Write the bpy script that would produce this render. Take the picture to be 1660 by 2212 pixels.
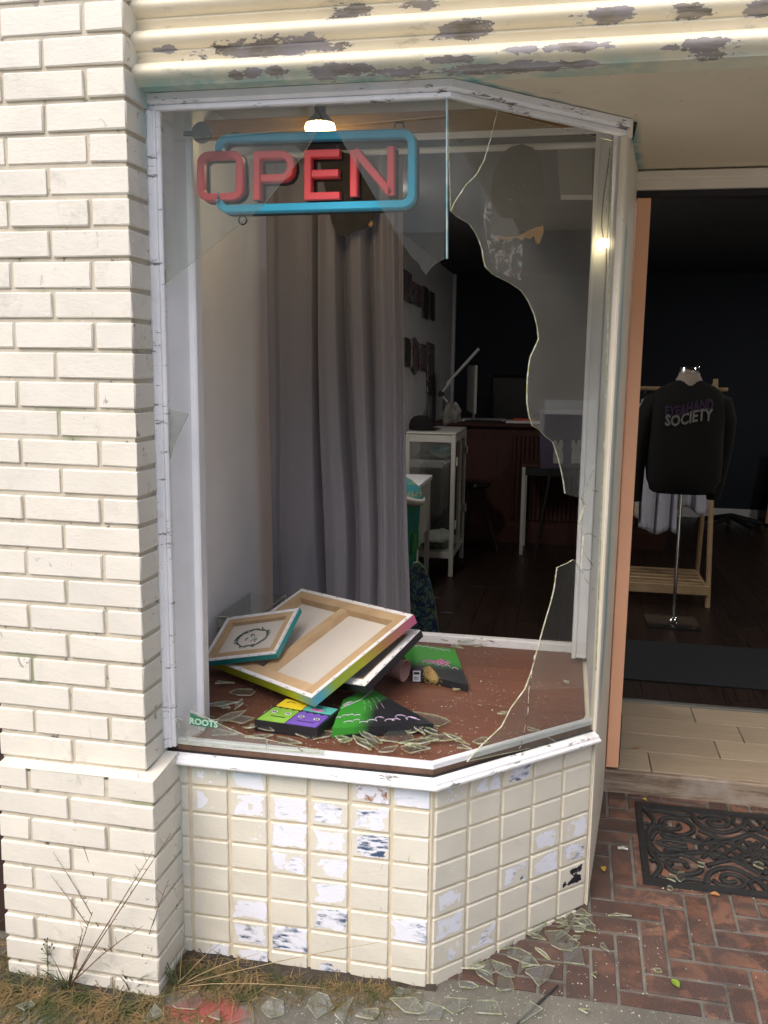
import bpy, bmesh, math, random
from mathutils import Vector, Matrix, noise
from math import radians, sin, cos, pi
S = bpy.context.scene
for o in list(bpy.data.objects): bpy.data.objects.remove(o)
# ------------------------------------------------------------------ camera
CAM = Vector((0.3018, -2.2158, 1.6880)); YAW, PIT, ROL = radians(11.3486), radians(9.2275), radians(.7423)
FPX, PCX, PCY = 1945.86, 830, 1106           # focal length and centre in survey pixels (1660 x 2212)
FW = Vector((-sin(YAW)*cos(PIT), cos(YAW)*cos(PIT), -sin(PIT)))
RT0 = Vector((cos(YAW), sin(YAW), 0)); UP0 = RT0.cross(FW)
RT = RT0*cos(ROL)+UP0*sin(ROL); UP = UP0*cos(ROL)-RT0*sin(ROL)
cd = bpy.data.cameras.new('camera'); cam = bpy.data.objects.new('camera', cd); S.collection.objects.link(cam)
cd.sensor_fit = 'VERTICAL'; cd.sensor_height = 36; cd.lens = FPX/2212*36; cd.clip_start = .02; cd.clip_end = 400
cam.matrix_world = Matrix(((RT.x, UP.x, -FW.x, CAM.x), (RT.y, UP.y, -FW.y, CAM.y), (RT.z, UP.z, -FW.z, CAM.z), (0, 0, 0, 1)))
S.camera = cam
# ------------------------------------------------------------------ sky, sun, exposure (overcast)
SUN_EL, SUN_ROT = radians(52), radians(205)
w = bpy.data.worlds.new('World'); S.world = w; w.use_nodes = True
nt = w.node_tree; nt.nodes.clear()
sk = nt.nodes.new('ShaderNodeTexSky'); sk.sky_type = 'NISHITA'; sk.sun_disc = False
sk.sun_elevation = SUN_EL; sk.sun_rotation = SUN_ROT; sk.air_density = 1.0; sk.dust_density = 4.0; sk.ozone_density = .6
bg = nt.nodes.new('ShaderNodeBackground'); bg.inputs[1].default_value = .15
wo = nt.nodes.new('ShaderNodeOutputWorld'); nt.links.new(sk.outputs[0], bg.inputs[0]); nt.links.new(bg.outputs[0], wo.inputs[0])
sl = bpy.data.lights.new('sun', 'SUN'); sl.energy = .75; sl.angle = radians(60); sl.color = (1, .985, .96)
so = bpy.data.objects.new('sun', sl); S.collection.objects.link(so)
sd = Vector((sin(SUN_ROT)*cos(SUN_EL), cos(SUN_ROT)*cos(SUN_EL), sin(SUN_EL)))
so.rotation_euler = sd.to_track_quat('Z', 'Y').to_euler(); so.location = (0, -6, 9)
S.view_settings.view_transform = 'Standard'; S.view_settings.look = 'None'
S.view_settings.exposure = .92; S.view_settings.gamma = 1; S.view_settings.use_curve_mapping = False
S.render.engine = 'CYCLES'
S.cycles.use_denoising = True; S.cycles.max_bounces = 10; S.cycles.transparent_max_bounces = 24
S.cycles.glossy_bounces = 4; S.cycles.caustics_reflective = False; S.cycles.caustics_refractive = False
S.cycles.sample_clamp_indirect = 6
rnd = random.Random(7)
COL = S.collection
# ------------------------------------------------------------------ survey: a sighted point on a known plane
def ray(u, v): return FW+RT*((u-PCX)/FPX)-UP*((v-PCY)/FPX)
def on(u, v, n, d):
    n = Vector(n); q = ray(u, v); return CAM+q*((d-n.dot(CAM))/n.dot(q))
def aty(u, v, y): return on(u, v, (0, 1, 0), y)
def atz(u, v, z): return on(u, v, (0, 0, 1), z)
def gz(y): return .114*y if y > -.35 else -.0399+.02*(y+.35)
def atg(u, v, h=0): return on(u, v, (0, -.114, 1), h)
EX, EY = .4237, .4142                        # far end of the splayed side
SN = Vector((EY, -EX, 0)).normalized()       # outward normal of the splay
def ats(u, v, off=0): return on(u, v, SN, off)
# ------------------------------------------------------------------ mesh helpers
def link(o): COL.objects.link(o); return o
def inv(parent):
    return Matrix.Translation(-Vector(parent.location)) if parent.parent is None else (parent.matrix_parent_inverse.copy() if parent.type == 'EMPTY' else Matrix.Identity(4))
ROOT = {}
def put(o, parent):
    if parent is None: return o
    o.parent = parent
    off = Vector((0, 0, 0)); p = parent
    while p is not None: off += p.location; p = p.parent   # parents carry translation only, with identity inverse
    o.location = Vector(o.location)-off if o.get('_abs', 1) else o.location
    return o
def tag(o, label=None, cat=None, group=None, kind=None):
    if label: o['label'] = label
    if cat: o['category'] = cat
    if group: o['group'] = group
    if kind: o['kind'] = kind
    return o
def thing(name, label, cat, loc=(0, 0, 0), group=None):
    o = bpy.data.objects.new(name, None); o.location = loc; o.empty_display_size = .05; link(o)
    return tag(o, label, cat, group)
def mo(name, verts, faces, mat, parent=None, smooth=False, loc=None, mats=None, fm=None, recalc=True):
    """one mesh object from world-space verts; origin at the verts' centre (or loc)"""
    vs = [Vector(v) for v in verts]
    if loc is None:
        lo = Vector([min(v[i] for v in vs) for i in range(3)]); hi = Vector([max(v[i] for v in vs) for i in range(3)])
        loc = (lo+hi)/2
    loc = Vector(loc)
    me = bpy.data.meshes.new(name); me.from_pydata([v-loc for v in vs], [], [list(f) for f in faces])
    if recalc:
        b = bmesh.new(); b.from_mesh(me); bmesh.ops.recalc_face_normals(b, faces=b.faces); b.to_mesh(me); b.free()
    for m in (mats or [mat]): me.materials.append(m)
    if fm:
        for p, i in zip(me.polygons, fm): p.material_index = i
    if smooth:
        for p in me.polygons: p.use_smooth = True
    o = bpy.data.objects.new(name, me); o.location = loc; link(o)
    return put(o, parent)
class MB:
    def __init__(s): s.v = []; s.f = []; s.m = []
    def add(s, vs, fs, mi=0):
        k = len(s.v); s.v += [Vector(v) for v in vs]; s.f += [[i+k for i in f] for f in fs]; s.m += [mi]*len(fs); return s
    def box(s, a, b, mi=0, M=None):
        (x0, y0, z0), (x1, y1, z1) = a, b
        vs = [Vector(p) for p in ((x0, y0, z0), (x1, y0, z0), (x1, y1, z0), (x0, y1, z0), (x0, y0, z1), (x1, y0, z1), (x1, y1, z1), (x0, y1, z1))]
        if M: vs = [M @ v for v in vs]
        return s.add(vs, BOXF, mi)
    def bev(s, a, b, r=.003, mi=0, M=None):
        me = bevbox(b[0]-a[0], b[1]-a[1], b[2]-a[2], r); c = Vector([(a[i]+b[i])/2 for i in range(3)])
        vs = [v+c for v in me[0]]
        if M: vs = [M @ v for v in vs]
        return s.add(vs, me[1], mi)
    def tube(s, pts, r, n=8, mi=0, cap=True):
        pts = [Vector(p) for p in pts]; rs = r if isinstance(r, (list, tuple)) else [r]*len(pts); rings = []
        up = None
        for i, p in enumerate(pts):
            t = (pts[min(i+1, len(pts)-1)]-pts[max(i-1, 0)]).normalized()
            if up is None:
                up = Vector((0, 0, 1)) if abs(t.z) < .9 else Vector((1, 0, 0))
            a = up-t*up.dot(t)
            if a.length < 1e-5: a = t.orthogonal()
            a.normalize(); up = a; b_ = t.cross(a)
            rings.append([p+a*(rs[i]*cos(2*pi*k/n))+b_*(rs[i]*sin(2*pi*k/n)) for k in range(n)])
        return s.loft(rings, mi, cap)
    def loft(s, rings, mi=0, cap=True, closed=True):
        n = len(rings[0]); vs = [p for r in rings for p in r]; fs = []
        for i in range(len(rings)-1):
            for k in range(n if closed else n-1):
                fs.append((i*n+k, i*n+(k+1) % n, (i+1)*n+(k+1) % n, (i+1)*n+k))
        if cap and closed: fs += [tuple(range(n-1, -1, -1)), tuple(range((len(rings)-1)*n, len(rings)*n))]
        return s.add(vs, fs, mi)
    def lathe(s, prof, c, n=20, mi=0, M=None):
        """prof = [(r, z)], closed where r = 0"""
        c = Vector(c); rings = [[Vector((r*cos(2*pi*k/n), r*sin(2*pi*k/n), z)) for k in range(n)] for r, z in prof]
        if M: rings = [[M @ p for p in r] for r in rings]
        return s.loft([[p+c for p in r] for r in rings], mi, True)
    def prism(s, poly, n, th, mi=0, mi2=None):
        """polygon of world points extruded by th along n; sides get mi2"""
        n = Vector(n).normalized(); a = [Vector(p) for p in poly]; b = [p+n*th for p in a]; k = len(a)
        s.add(a+b, [tuple(range(k-1, -1, -1)), tuple(range(k, 2*k))], mi)
        s.add(a+b, [(i, (i+1) % k, k+(i+1) % k, k+i) for i in range(k)], mi if mi2 is None else mi2)
        return s
    def obj(s, name, mat, parent=None, smooth=False, mats=None, loc=None, weld=True, recalc=True):
        o = mo(name, s.v, s.f, mat, parent, smooth, loc, mats, s.m if mats else None, recalc=False)
        b = bmesh.new(); b.from_mesh(o.data)
        if weld: bmesh.ops.remove_doubles(b, verts=b.verts, dist=1e-5)
        if recalc: bmesh.ops.recalc_face_normals(b, faces=b.faces)
        b.to_mesh(o.data); b.free()
        return o
BOXF = [(3, 2, 1, 0), (4, 5, 6, 7), (0, 1, 5, 4), (1, 2, 6, 5), (2, 3, 7, 6), (3, 0, 4, 7)]
_bc = {}
def bevbox(dx, dy, dz, r):
    k = (round(dx, 4), round(dy, 4), round(dz, 4), r)
    if k not in _bc:
        b = bmesh.new(); bmesh.ops.create_cube(b, size=1); bmesh.ops.scale(b, vec=(dx, dy, dz), verts=b.verts)
        bmesh.ops.bevel(b, geom=list(b.edges), offset=min(r, min(dx, dy, dz)*.45), segments=1, affect='EDGES', profile=.5)
        b.verts.ensure_lookup_table(); b.verts.index_update()
        _bc[k] = ([v.co.copy() for v in b.verts], [[v.index for v in f.verts] for f in b.faces]); b.free()
    return _bc[k]
def sm(o, ang=40):
    o.data.set_sharp_from_angle(angle=radians(ang)) if hasattr(o.data, 'set_sharp_from_angle') else None
    for p in o.data.polygons: p.use_smooth = True
    return o
def box(name, a, b, mat, parent=None, r=0, **k):
    m = MB(); m.bev(a, b, r) if r else m.box(a, b); return m.obj(name, mat, parent, weld=False, **k)
_sh = {}
def shared(name, key, build, mat, loc, parent=None):
    """alike pieces share mesh data (mesh is built round the origin)"""
    if key not in _sh:
        me = bpy.data.meshes.new(name); vs, fs = build(); me.from_pydata(vs, [], fs); me.materials.append(mat); _sh[key] = me
    o = bpy.data.objects.new(name, _sh[key]); o.location = loc; link(o); return put(o, parent)
def roughbox(dx, dy, dz, r, seed, amp):
    def f():
        vs, fs = bevbox(dx, dy, dz, r); rr = random.Random(seed)
        return [v+Vector((rr.uniform(-1, 1), rr.uniform(-1, 1), rr.uniform(-1, 1)))*amp for v in vs], fs
    return f
def sweep(prof, path, close=True):
    """prof [(out, z)] swept along plan path [(x, y)], out = to the right of travel, mitred"""
    P = [Vector((p[0], p[1], 0)) for p in path]; rings = []
    for i, p in enumerate(P):
        ns = []
        if i > 0: d = (P[i]-P[i-1]).normalized(); ns.append(Vector((d.y, -d.x, 0)))
        if i < len(P)-1: d = (P[i+1]-P[i]).normalized(); ns.append(Vector((d.y, -d.x, 0)))
        n = sum(ns, Vector())/len(ns); n = n/(n.dot(ns[0])) if len(ns) > 1 else n
        rings.append([p+n*o+Vector((0, 0, z)) for o, z in prof])
    return rings
def fattr(o, name, fn):
    a = o.data.attributes.new(name, 'FLOAT', 'POINT'); L = o.location.copy(); p = o.parent
    while p is not None: L += p.location; p = p.parent
    a.data.foreach_set('value', [fn(v.co+L) for v in o.data.vertices])
def nz(x, y, z, s=1): return noise.noise(Vector((x, y, z))*s)
# ------------------------------------------------------------------ material helpers
class N:
    def __init__(s, name):
        s.m = bpy.data.materials.new(name); s.m.use_nodes = True; s.t = s.m.node_tree; s.t.nodes.clear()
        s.out = s.t.nodes.new('ShaderNodeOutputMaterial')
    def n(s, typ, **k):
        x = s.t.nodes.new('ShaderNode'+typ)
        for a, b in k.items(): setattr(x, a, b)
        return x
    def set(s, sock, v):
        if hasattr(v, 'is_linked') or isinstance(v, bpy.types.NodeSocket): s.t.links.new(v, sock)
        elif isinstance(v, (tuple, list)): sock.default_value = (*v, 1) if len(v) == 3 and sock.type == 'RGBA' else v
        else: sock.default_value = v
    def co(s, scale=(1, 1, 1), kind='Object', rot=(0, 0, 0), jitter=False):
        c = s.n('TexCoord').outputs[kind] if kind != 'World' else s.n('NewGeometry').outputs['Position']
        if jitter:
            r = s.n('ObjectInfo').outputs['Random']; vm = s.n('VectorMath', operation='ADD'); mu = s.math('MULTIPLY', r, 37.)
            s.set(vm.inputs[0], c); s.set(vm.inputs[1], mu); c = vm.outputs[0]
        mp = s.n('Mapping'); s.set(mp.inputs['Vector'], c); mp.inputs['Scale'].default_value = scale; mp.inputs['Rotation'].default_value = rot
        return mp.outputs[0]
    def noise(s, co, scale, detail=4, rough=.55, dist=0):
        x = s.n('TexNoise'); s.set(x.inputs['Vector'], co); x.inputs['Scale'].default_value = scale; x.inputs['Detail'].default_value = detail
        x.inputs['Roughness'].default_value = rough; x.inputs['Distortion'].default_value = dist; return x.outputs['Fac']
    def vor(s, co, scale, feature='F1'):
        x = s.n('TexVoronoi', feature=feature); s.set(x.inputs['Vector'], co); x.inputs['Scale'].default_value = scale; return x.outputs['Distance']
    def wave(s, co, scale, dist=2, detail=2, dscale=1, direction='X'):
        x = s.n('TexWave', bands_direction=direction); s.set(x.inputs['Vector'], co); x.inputs['Scale'].default_value = scale
        x.inputs['Distortion'].default_value = dist; x.inputs['Detail'].default_value = detail; x.inputs['Detail Scale'].default_value = dscale; return x.outputs['Fac']
    def math(s, op, a, b=None, clamp=False):
        x = s.n('Math', operation=op, use_clamp=clamp); s.set(x.inputs[0], a)
        if b is not None: s.set(x.inputs[1], b)
        return x.outputs[0]
    def ramp(s, f, lo, hi, a=0., b=1.):
        x = s.n('MapRange', clamp=True); s.set(x.inputs[0], f); s.set(x.inputs[1], lo); s.set(x.inputs[2], hi); s.set(x.inputs[3], a); s.set(x.inputs[4], b); return x.outputs[0]
    def mix(s, f, a, b, blend='MIX'):
        x = s.n('Mix', data_type='RGBA', blend_type=blend); s.set(x.inputs[0], f); s.set(x.inputs[6], a); s.set(x.inputs[7], b); return x.outputs[2]
    def attr(s, name, typ='GEOMETRY'): return s.n('Attribute', attribute_name=name, attribute_type=typ).outputs['Fac']
    def xyz(s, co):
        x = s.n('SeparateXYZ'); s.set(x.inputs[0], co); return x.outputs
    def bump(s, h, strength=.3, dist=.002, nrm=None):
        x = s.n('Bump'); s.set(x.inputs['Height'], h); x.inputs['Strength'].default_value = strength; x.inputs['Distance'].default_value = dist
        if nrm is not None: s.set(x.inputs['Normal'], nrm)
        return x.outputs[0]
    def bsdf(s, color, rough=.6, normal=None, **k):
        b = s.n('BsdfPrincipled'); s.set(b.inputs['Base Color'], color); s.set(b.inputs['Roughness'], rough)
        if normal is not None: s.set(b.inputs['Normal'], normal)
        for a, v in k.items(): s.set(b.inputs[a.replace('_', ' ')], v)
        s.t.links.new(b.outputs[0], s.out.inputs['Surface']); return s.m
def plain(name, c, rough=.55, var=.12, scale=9, bs=.15, bscale=60, bd=.001, jit=False, **k):
    """a colour with soft mottling and fine relief"""
    q = N(name); co = q.co(jitter=jit); f = q.noise(co, scale, 5)
    col = q.mix(q.ramp(f, .3, .7), tuple(x*(1-var) for x in c), tuple(min(1, x*(1+var)) for x in c))
    return q.bsdf(col, rough, q.bump(q.noise(co, bscale, 4), bs, bd), **k)
CREAM = (.735, .70, .61); MORTAR = (.60, .545, .44); WHITE = (.80, .80, .82)
def paint_brick(name, base, tile=False):
    q = N(name); ob = q.co(jitter=True); wld = q.co(kind='World')
    r = q.n('ObjectInfo').outputs['Random']
    f = q.noise(ob, 7, 5)
    c = q.mix(q.ramp(f, .3, .7), tuple(x*.93 for x in base), tuple(min(1, x*1.05) for x in base))
    c = q.mix(q.ramp(r, 0, 1, 0, .30), c, tuple(x*y for x, y in zip(base, (.86, .88, .93))))
    px_, py_, pz_ = q.xyz(wld)
    if not tile:
        sdm = q.math('MULTIPLY', q.ramp(px_, -.7535, -.7525), q.ramp(py_, -.085, -.005)); tn = q.math('MULTIPLY', q.ramp(q.noise(q.co((1, 1, .5), 'World'), 7, 4), .42, .62), q.ramp(py_, -.05, -.002)); hi = q.ramp(pz_, 2.05, 2.28)
        tm = q.math('MULTIPLY', sdm, q.math('MAXIMUM', q.math('MULTIPLY', tn, .55), hi)); c = q.mix(q.math('MULTIPLY', tm, .75), c, (.16, .42, .45))
        sp_ = q.math('MULTIPLY', q.ramp(px_, -.7535, -.7525), q.ramp(q.noise(wld, 26, 5, .75), .62, .66)); c = q.mix(q.math('MULTIPLY', sp_, .8), c, (.13, .11, .09))
    # thin grime and scuffs
    g = q.math('MULTIPLY', q.ramp(q.noise(wld, 5, 6, .7), .57, .72), q.ramp(q.noise(wld, 45, 4), .4, .65)); c = q.mix(q.math('MULTIPLY', g, .42), c, (.30, .27, .22))
    sc_ = q.math('MULTIPLY', q.ramp(q.noise(q.co((1, 1, .35), 'World'), 28, 5, .7, 1.5), .645, .68), q.ramp(q.noise(wld, 6), .5, .6)); c = q.mix(q.math('MULTIPLY', sc_, .6), c, (.09, .085, .08))
    if tile:
        P = q.attr('patch', 'OBJECT'); B = q.attr('blue', 'OBJECT'); Z = q.attr('black', 'OBJECT'); R = q.attr('rust', 'OBJECT'); T = q.attr('teal', 'OBJECT')
        big = q.noise(ob, 17, 6, .62); m = q.math('MULTIPLY', P, 1.0)
        gx_, gy_, gz_ = q.xyz(q.n('TexCoord').outputs['Generated'])
        ed = lambda t: q.math('ABSOLUTE', q.math('SUBTRACT', t, .5))
        rim = q.ramp(q.math('MAXIMUM', ed(gx_), ed(gz_)), .30, .5, 0, .26); big = q.math('SUBTRACT', big, rim); big = q.math('ADD', big, q.math('MULTIPLY', q.math('SUBTRACT', gx_, q.n('ObjectInfo').outputs['Random']), .12))
        th = q.math('SUBTRACT', .69, q.math('MULTIPLY', P, .37)); wm = q.math('MULTIPLY', q.ramp(q.math('SUBTRACT', big, th), -.006, .006), q.ramp(P, .01, .03))
        c = q.mix(wm, c, (.80, .82, .90))
        st = q.noise(q.co((14, 1, 60), jitter=True, rot=(0, .25, 0)), 1.6, 6, .7); bm_ = q.math('MULTIPLY', q.ramp(st, q.math('SUBTRACT', .62, q.math('MULTIPLY', B, .17)), q.math('SUBTRACT', .76, q.math('MULTIPLY', B, .2))), q.ramp(q.noise(ob, 13, 3), .42, .58))
        bm_ = q.math('MULTIPLY', q.math('MULTIPLY', bm_, wm), q.ramp(B, .01, .05)); c = q.mix(bm_, c, (.045, .085, .16))
        zk = q.math('MULTIPLY', q.ramp(q.math('SUBTRACT', big, .48), -.004, .004), Z); c = q.mix(zk, c, (.012, .012, .02))
        rk = q.math('MULTIPLY', q.math('MULTIPLY', q.ramp(q.noise(ob, 14, 6, .7), .50, .56), wm), R); c = q.mix(rk, c, (.33, .17, .10))
        zz = q.xyz(wld)[2]; tk = q.math('MULTIPLY', q.math('MULTIPLY', q.ramp(zz, .535, .60), T), q.ramp(q.noise(wld, 12), .25, .7)); c = q.mix(tk, c, (.13, .42, .42))
    h = q.math('ADD', q.noise(q.co((1, 1, 2.2), jitter=True), 60, 6, .7), q.math('MULTIPLY', q.noise(ob, 14, 4), .8))
    return q.bsdf(c, .5, q.bump(h, .34, .004))
M_BRICK = paint_brick('cream_painted_brick', CREAM)
M_TILE = paint_brick('cream_painted_tile', (.725, .69, .585), True)
def mortar():
    q = N('painted_mortar'); wld = q.co(kind='World')
    c = q.mix(q.ramp(q.noise(wld, 14, 5), .35, .65), tuple(x*.86 for x in MORTAR), MORTAR)
    c = q.mix(q.math('MULTIPLY', q.ramp(q.noise(wld, 6, 4), .58, .7), .75), c, (.25, .28, .17))
    c = q.mix(q.math('MULTIPLY', q.ramp(q.noise(wld, 24, 5, .7), .6, .68), .85), c, (.06, .055, .05))
    return q.bsdf(c, .8, q.bump(q.noise(wld, 90, 5), .5, .003))
M_MORTAR = mortar()
def oldwhite():
    q = N('weathered_white_paint'); wld = q.co(kind='World')
    c = q.mix(q.ramp(q.noise(wld, 9, 5), .3, .7), (.76, .76, .78), (.86, .86, .87))
    d = q.ramp(q.noise(q.co((.22, .22, 1), 'World'), 42, 6, .75), .585, .62); c = q.mix(q.math('MULTIPLY', d, .85), c, (.12, .11, .10))
    c = q.mix(q.math('MULTIPLY', q.ramp(q.noise(wld, 11, 5, .7), .60, .75), .5), c, (.45, .40, .36))
    return q.bsdf(c, .42, q.bump(q.noise(wld, 70, 5), .25, .002))
M_OLDW = oldwhite()
M_WHITE = plain('white_gloss_trim', (.76, .76, .78), .4, .05)
M_WALL = plain('white_wall_paint', (.76, .76, .78), .7, .05, 3, .1, 120)
M_NAVY = plain('dark_navy_wall_paint', (.009, .014, .026), .7, .15, 3)
M_DARK = plain('dark_void_wall', (.02, .018, .018), .9)
M_CEIL = plain('beige_ceiling_paint', (.50, .47, .40), .8, .08, 3)
def cornice_mat():
    q = N('peeling_cream_cornice'); wld = q.co(kind='World')
    c = q.mix(q.ramp(q.noise(wld, 4, 5), .3, .7), (.72, .64, .46), (.82, .75, .59))
    c = q.mix(q.math('MULTIPLY', q.ramp(q.noise(q.co((.3, 1, 1), 'World'), 30, 6, .7), .58, .68), .5), c, (.35, .31, .24))
    tl = q.attr('teal'); c = q.mix(q.math('MULTIPLY', tl, q.ramp(q.noise(wld, 16, 4), .25, .6)), c, (.06, .33, .33))
    pe = q.attr('peel'); f = q.math('ADD', pe, q.math('MULTIPLY', q.math('SUBTRACT', q.noise(q.co((.6, 1, 1.5), 'World'), 46, 6, .7), .5), 1.3))
    mk = q.ramp(f, .49, .51)
    wood = q.mix(q.ramp(q.noise(q.co((2, 12, 20), 'World'), 6, 6, .7), .35, .7), (.16, .14, .11), (.40, .37, .33))
    wood = q.mix(q.ramp(q.noise(wld, 9), .45, .6), wood, (.33, .31, .32))
    rim = q.math('MULTIPLY', q.ramp(f, .44, .495), q.math('SUBTRACT', 1., mk)); c = q.mix(q.math('MULTIPLY', rim, .55), c, (.85, .84, .82))
    c = q.mix(mk, c, wood)
    h = q.math('SUBTRACT', q.math('MULTIPLY', q.noise(wld, 60, 5), .25), q.math('MULTIPLY', mk, 1.))
    return q.bsdf(c, q.ramp(mk, 0, 1, .55, .85), q.bump(h, .6, .003))
M_CORN = cornice_mat()
def trim_mat():
    q = N('cream_trim_paint'); wld = q.co(kind='World')
    c = q.mix(q.ramp(q.noise(wld, 5, 5), .3, .7), (.76, .70, .57), (.84, .78, .66))
    tl = q.math('ADD', q.attr('teal'), q.math('MULTIPLY', q.math('SUBTRACT', q.noise(q.co((1, 1, .6), 'World'), 9, 5), .5), .45)); hue = q.mix(q.ramp(q.noise(q.co((1, 1, .5), 'World'), 4), .4, .6), (.10, .42, .30), (.08, .36, .50))
    c = q.mix(q.math('MULTIPLY', q.ramp(tl, .25, .95), .85), c, hue)
    k = q.ramp(q.noise(wld, 40, 5, .7), .67, .69); c = q.mix(q.math('MULTIPLY', k, .6), c, (.12, .1, .09))
    return q.bsdf(c, .5, q.bump(q.noise(wld, 50, 5), .3, .002))
M_TRIM = trim_mat()
def soffit():
    q = N('beige_soffit_paint'); wld = q.co(kind='World'); x, y, z = q.xyz(wld)
    c = q.mix(q.ramp(q.noise(wld, 3, 5), .3, .7), (.62, .55, .41), (.70, .62, .47))
    d1 = q.math('SUBTRACT', q.math('MULTIPLY', x, EY/math.hypot(EX, EY)), q.math('MULTIPLY', y, EX/math.hypot(EX, EY)))
    t1 = q.math('MULTIPLY', q.ramp(d1, .040, .022), q.ramp(x, .34, .10))
    d2 = q.math('SUBTRACT', x, q.math('ADD', .385, q.math('MULTIPLY', y, .1075))); t2 = q.math('MULTIPLY', q.ramp(d2, .030, .006), q.ramp(y, .38, .44))
    tl = q.math('MULTIPLY', q.math('MAXIMUM', t1, t2), q.ramp(q.noise(q.co(kind='World'), 16, 5), .28, .55)); c = q.mix(q.math('MULTIPLY', tl, .8), c, (.06, .30, .34))
    c = q.mix(q.math('MULTIPLY', q.ramp(q.noise(wld, 30, 5, .7), .66, .69), .5), c, (.15, .13, .10))
    return q.bsdf(c, .6, q.bump(q.noise(wld, 40, 5), .2, .002))
M_SOFF = soffit()
def brickpave():
    q = N('worn_red_paver'); ob = q.co(jitter=True); wld = q.co(kind='World'); r = q.n('ObjectInfo').outputs['Random']
    c = q.mix(r, (.165, .072, .042), (.225, .110, .070)); c = q.mix(q.ramp(q.noise(ob, 12, 5), .35, .7), c, (.105, .055, .040))
    c = q.mix(q.math('MULTIPLY', q.ramp(q.math('FRACT', q.math('MULTIPLY', r, 7.3)), .6, .9), .5), c, (.24, .140, .10))
    # dark ribbed wear left by the clay's drag marks
    rib = q.math('ADD', q.wave(q.co(kind='Object'), 58, 2.5, 3, 3, 'DIAGONAL'), q.math('MULTIPLY', q.noise(ob, 160, 4), .6))
    mask = q.math('MULTIPLY', q.ramp(rib, .30, .7), q.ramp(q.noise(q.co((1, 1, 1), jitter=True, rot=(0, 0, .6)), 10, 4, .6, 1.2), .44, .52))
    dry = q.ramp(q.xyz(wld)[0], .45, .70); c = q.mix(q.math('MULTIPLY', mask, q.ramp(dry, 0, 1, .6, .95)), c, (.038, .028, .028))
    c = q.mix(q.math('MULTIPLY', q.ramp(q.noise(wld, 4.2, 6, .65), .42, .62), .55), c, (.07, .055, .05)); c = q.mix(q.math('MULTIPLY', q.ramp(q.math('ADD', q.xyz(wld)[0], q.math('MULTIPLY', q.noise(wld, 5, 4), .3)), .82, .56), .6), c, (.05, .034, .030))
    c = q.mix(q.math('MULTIPLY', q.ramp(q.noise(wld, 210, 3, .6), .70, .74), .6), c, (.6, .58, .55))
    return q.bsdf(c, q.ramp(q.noise(wld, 7, 4), .3, .7, .38, .7), q.bump(q.math('ADD', q.noise(ob, 90, 6), q.math('MULTIPLY', rib, .4)), .45, .002))
M_PAVE = brickpave()
def concrete():
    q = N('stained_concrete'); wld = q.co(kind='World')
    c = q.mix(q.ramp(q.noise(wld, 4, 6, .65), .3, .7), (.085, .078, .064), (.155, .145, .12))
    c = q.mix(q.ramp(q.noise(wld, 150, 3), .6, .75), c, (.25, .24, .22)); c = q.mix(q.ramp(q.noise(wld, 120, 3), .32, .22), c, (.05, .045, .04))
    px = q.xyz(wld); dx = q.math('MULTIPLY', q.math('SUBTRACT', px[0], -.57), 7.); dy = q.math('MULTIPLY', q.math('SUBTRACT', px[1], -.19), 13.)
    rr = q.math('SQRT', q.math('ADD', q.math('MULTIPLY', dx, dx), q.math('MULTIPLY', dy, dy)))
    rm = q.ramp(q.math('ADD', rr, q.math('MULTIPLY', q.noise(wld, 17, 5, .65), 1.2)), 1.5, 1.15)
    c = q.mix(q.math('MULTIPLY', rm, .85), c, (.30, .055, .045))
    return q.bsdf(c, .8, q.bump(q.noise(wld, 140, 5), .5, .003))
M_CONC = concrete()
M_GROUT = plain('grey_sand_joint', (.125, .115, .10), .9, .45, 12, .5, 160, .003)
M_SOIL = plain('dark_damp_soil', (.045, .035, .027), .95, .4, 30, .8, 90, .006)
M_ASPH = plain('worn_pale_asphalt', (.13, .13, .13), .9)
def wood(name, a, b, sc=(1.2, 22, 22), rough=.4, seam=False, spec=.4):
    q = N(name); co = q.co(sc, jitter=True); f = q.noise(co, 3, 6, .65, .6)
    c = q.mix(q.ramp(f, .3, .72), a, b); c = q.mix(q.ramp(q.n('ObjectInfo').outputs['Random'], 0, 1, 0, .35), c, tuple(x*.6 for x in a))
    return q.bsdf(c, q.ramp(f, .3, .7, rough, rough+.2), q.bump(f, .15, .001), Specular_IOR_Level=spec)
M_PLAT = wood('worn_brown_floor_board', (.125, .046, .027), (.205, .086, .053), (1.5, 20, 20), .5)
M_FLOOR = wood('dark_espresso_floor', (.014, .008, .006), (.032, .017, .012), (20, 1.2, 20), .28)
M_PINE = wood('pine_stretcher_bar', (.50, .335, .18), (.66, .48, .29), (3, 3, 3), .6)
M_PALE = wood('pale_wood_rack', (.36, .235, .125), (.47, .33, .19), (4, 4, 4), .6)
M_HEAD = wood('amber_header_board', (.20, .11, .035), (.33, .19, .07), (1.5, 20, 20), .5)
M_DOORT = wood('greige_wood_look_tile', (.34, .27, .19), (.46, .38, .275), (1.6, 14, 14), .42)
def threshold():
    q = N('weathered_threshold_board'); wld = q.co((1.4, 26, 26), 'World'); f = q.noise(wld, 3, 7, .7, .7)
    c = q.mix(q.ramp(f, .35, .7), (.12, .075, .05), (.40, .33, .25)); c = q.mix(q.ramp(q.noise(q.co(kind='World'), 9, 4), .5, .7), c, (.33, .28, .24))
    return q.bsdf(c, .75, q.bump(f, .4, .003))
M_THR = threshold()
M_CNTR = wood('red_brown_counter', (.045, .014, .010), (.085, .03, .022), (12, 12, 1), .55)
M_ORNG = plain('orange_gloss_door_paint', (.92, .50, .30), .45, .04, 4)
M_CHROME = plain('polished_chrome', (.75, .75, .75), .12, .02, Metallic=1.0)
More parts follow.
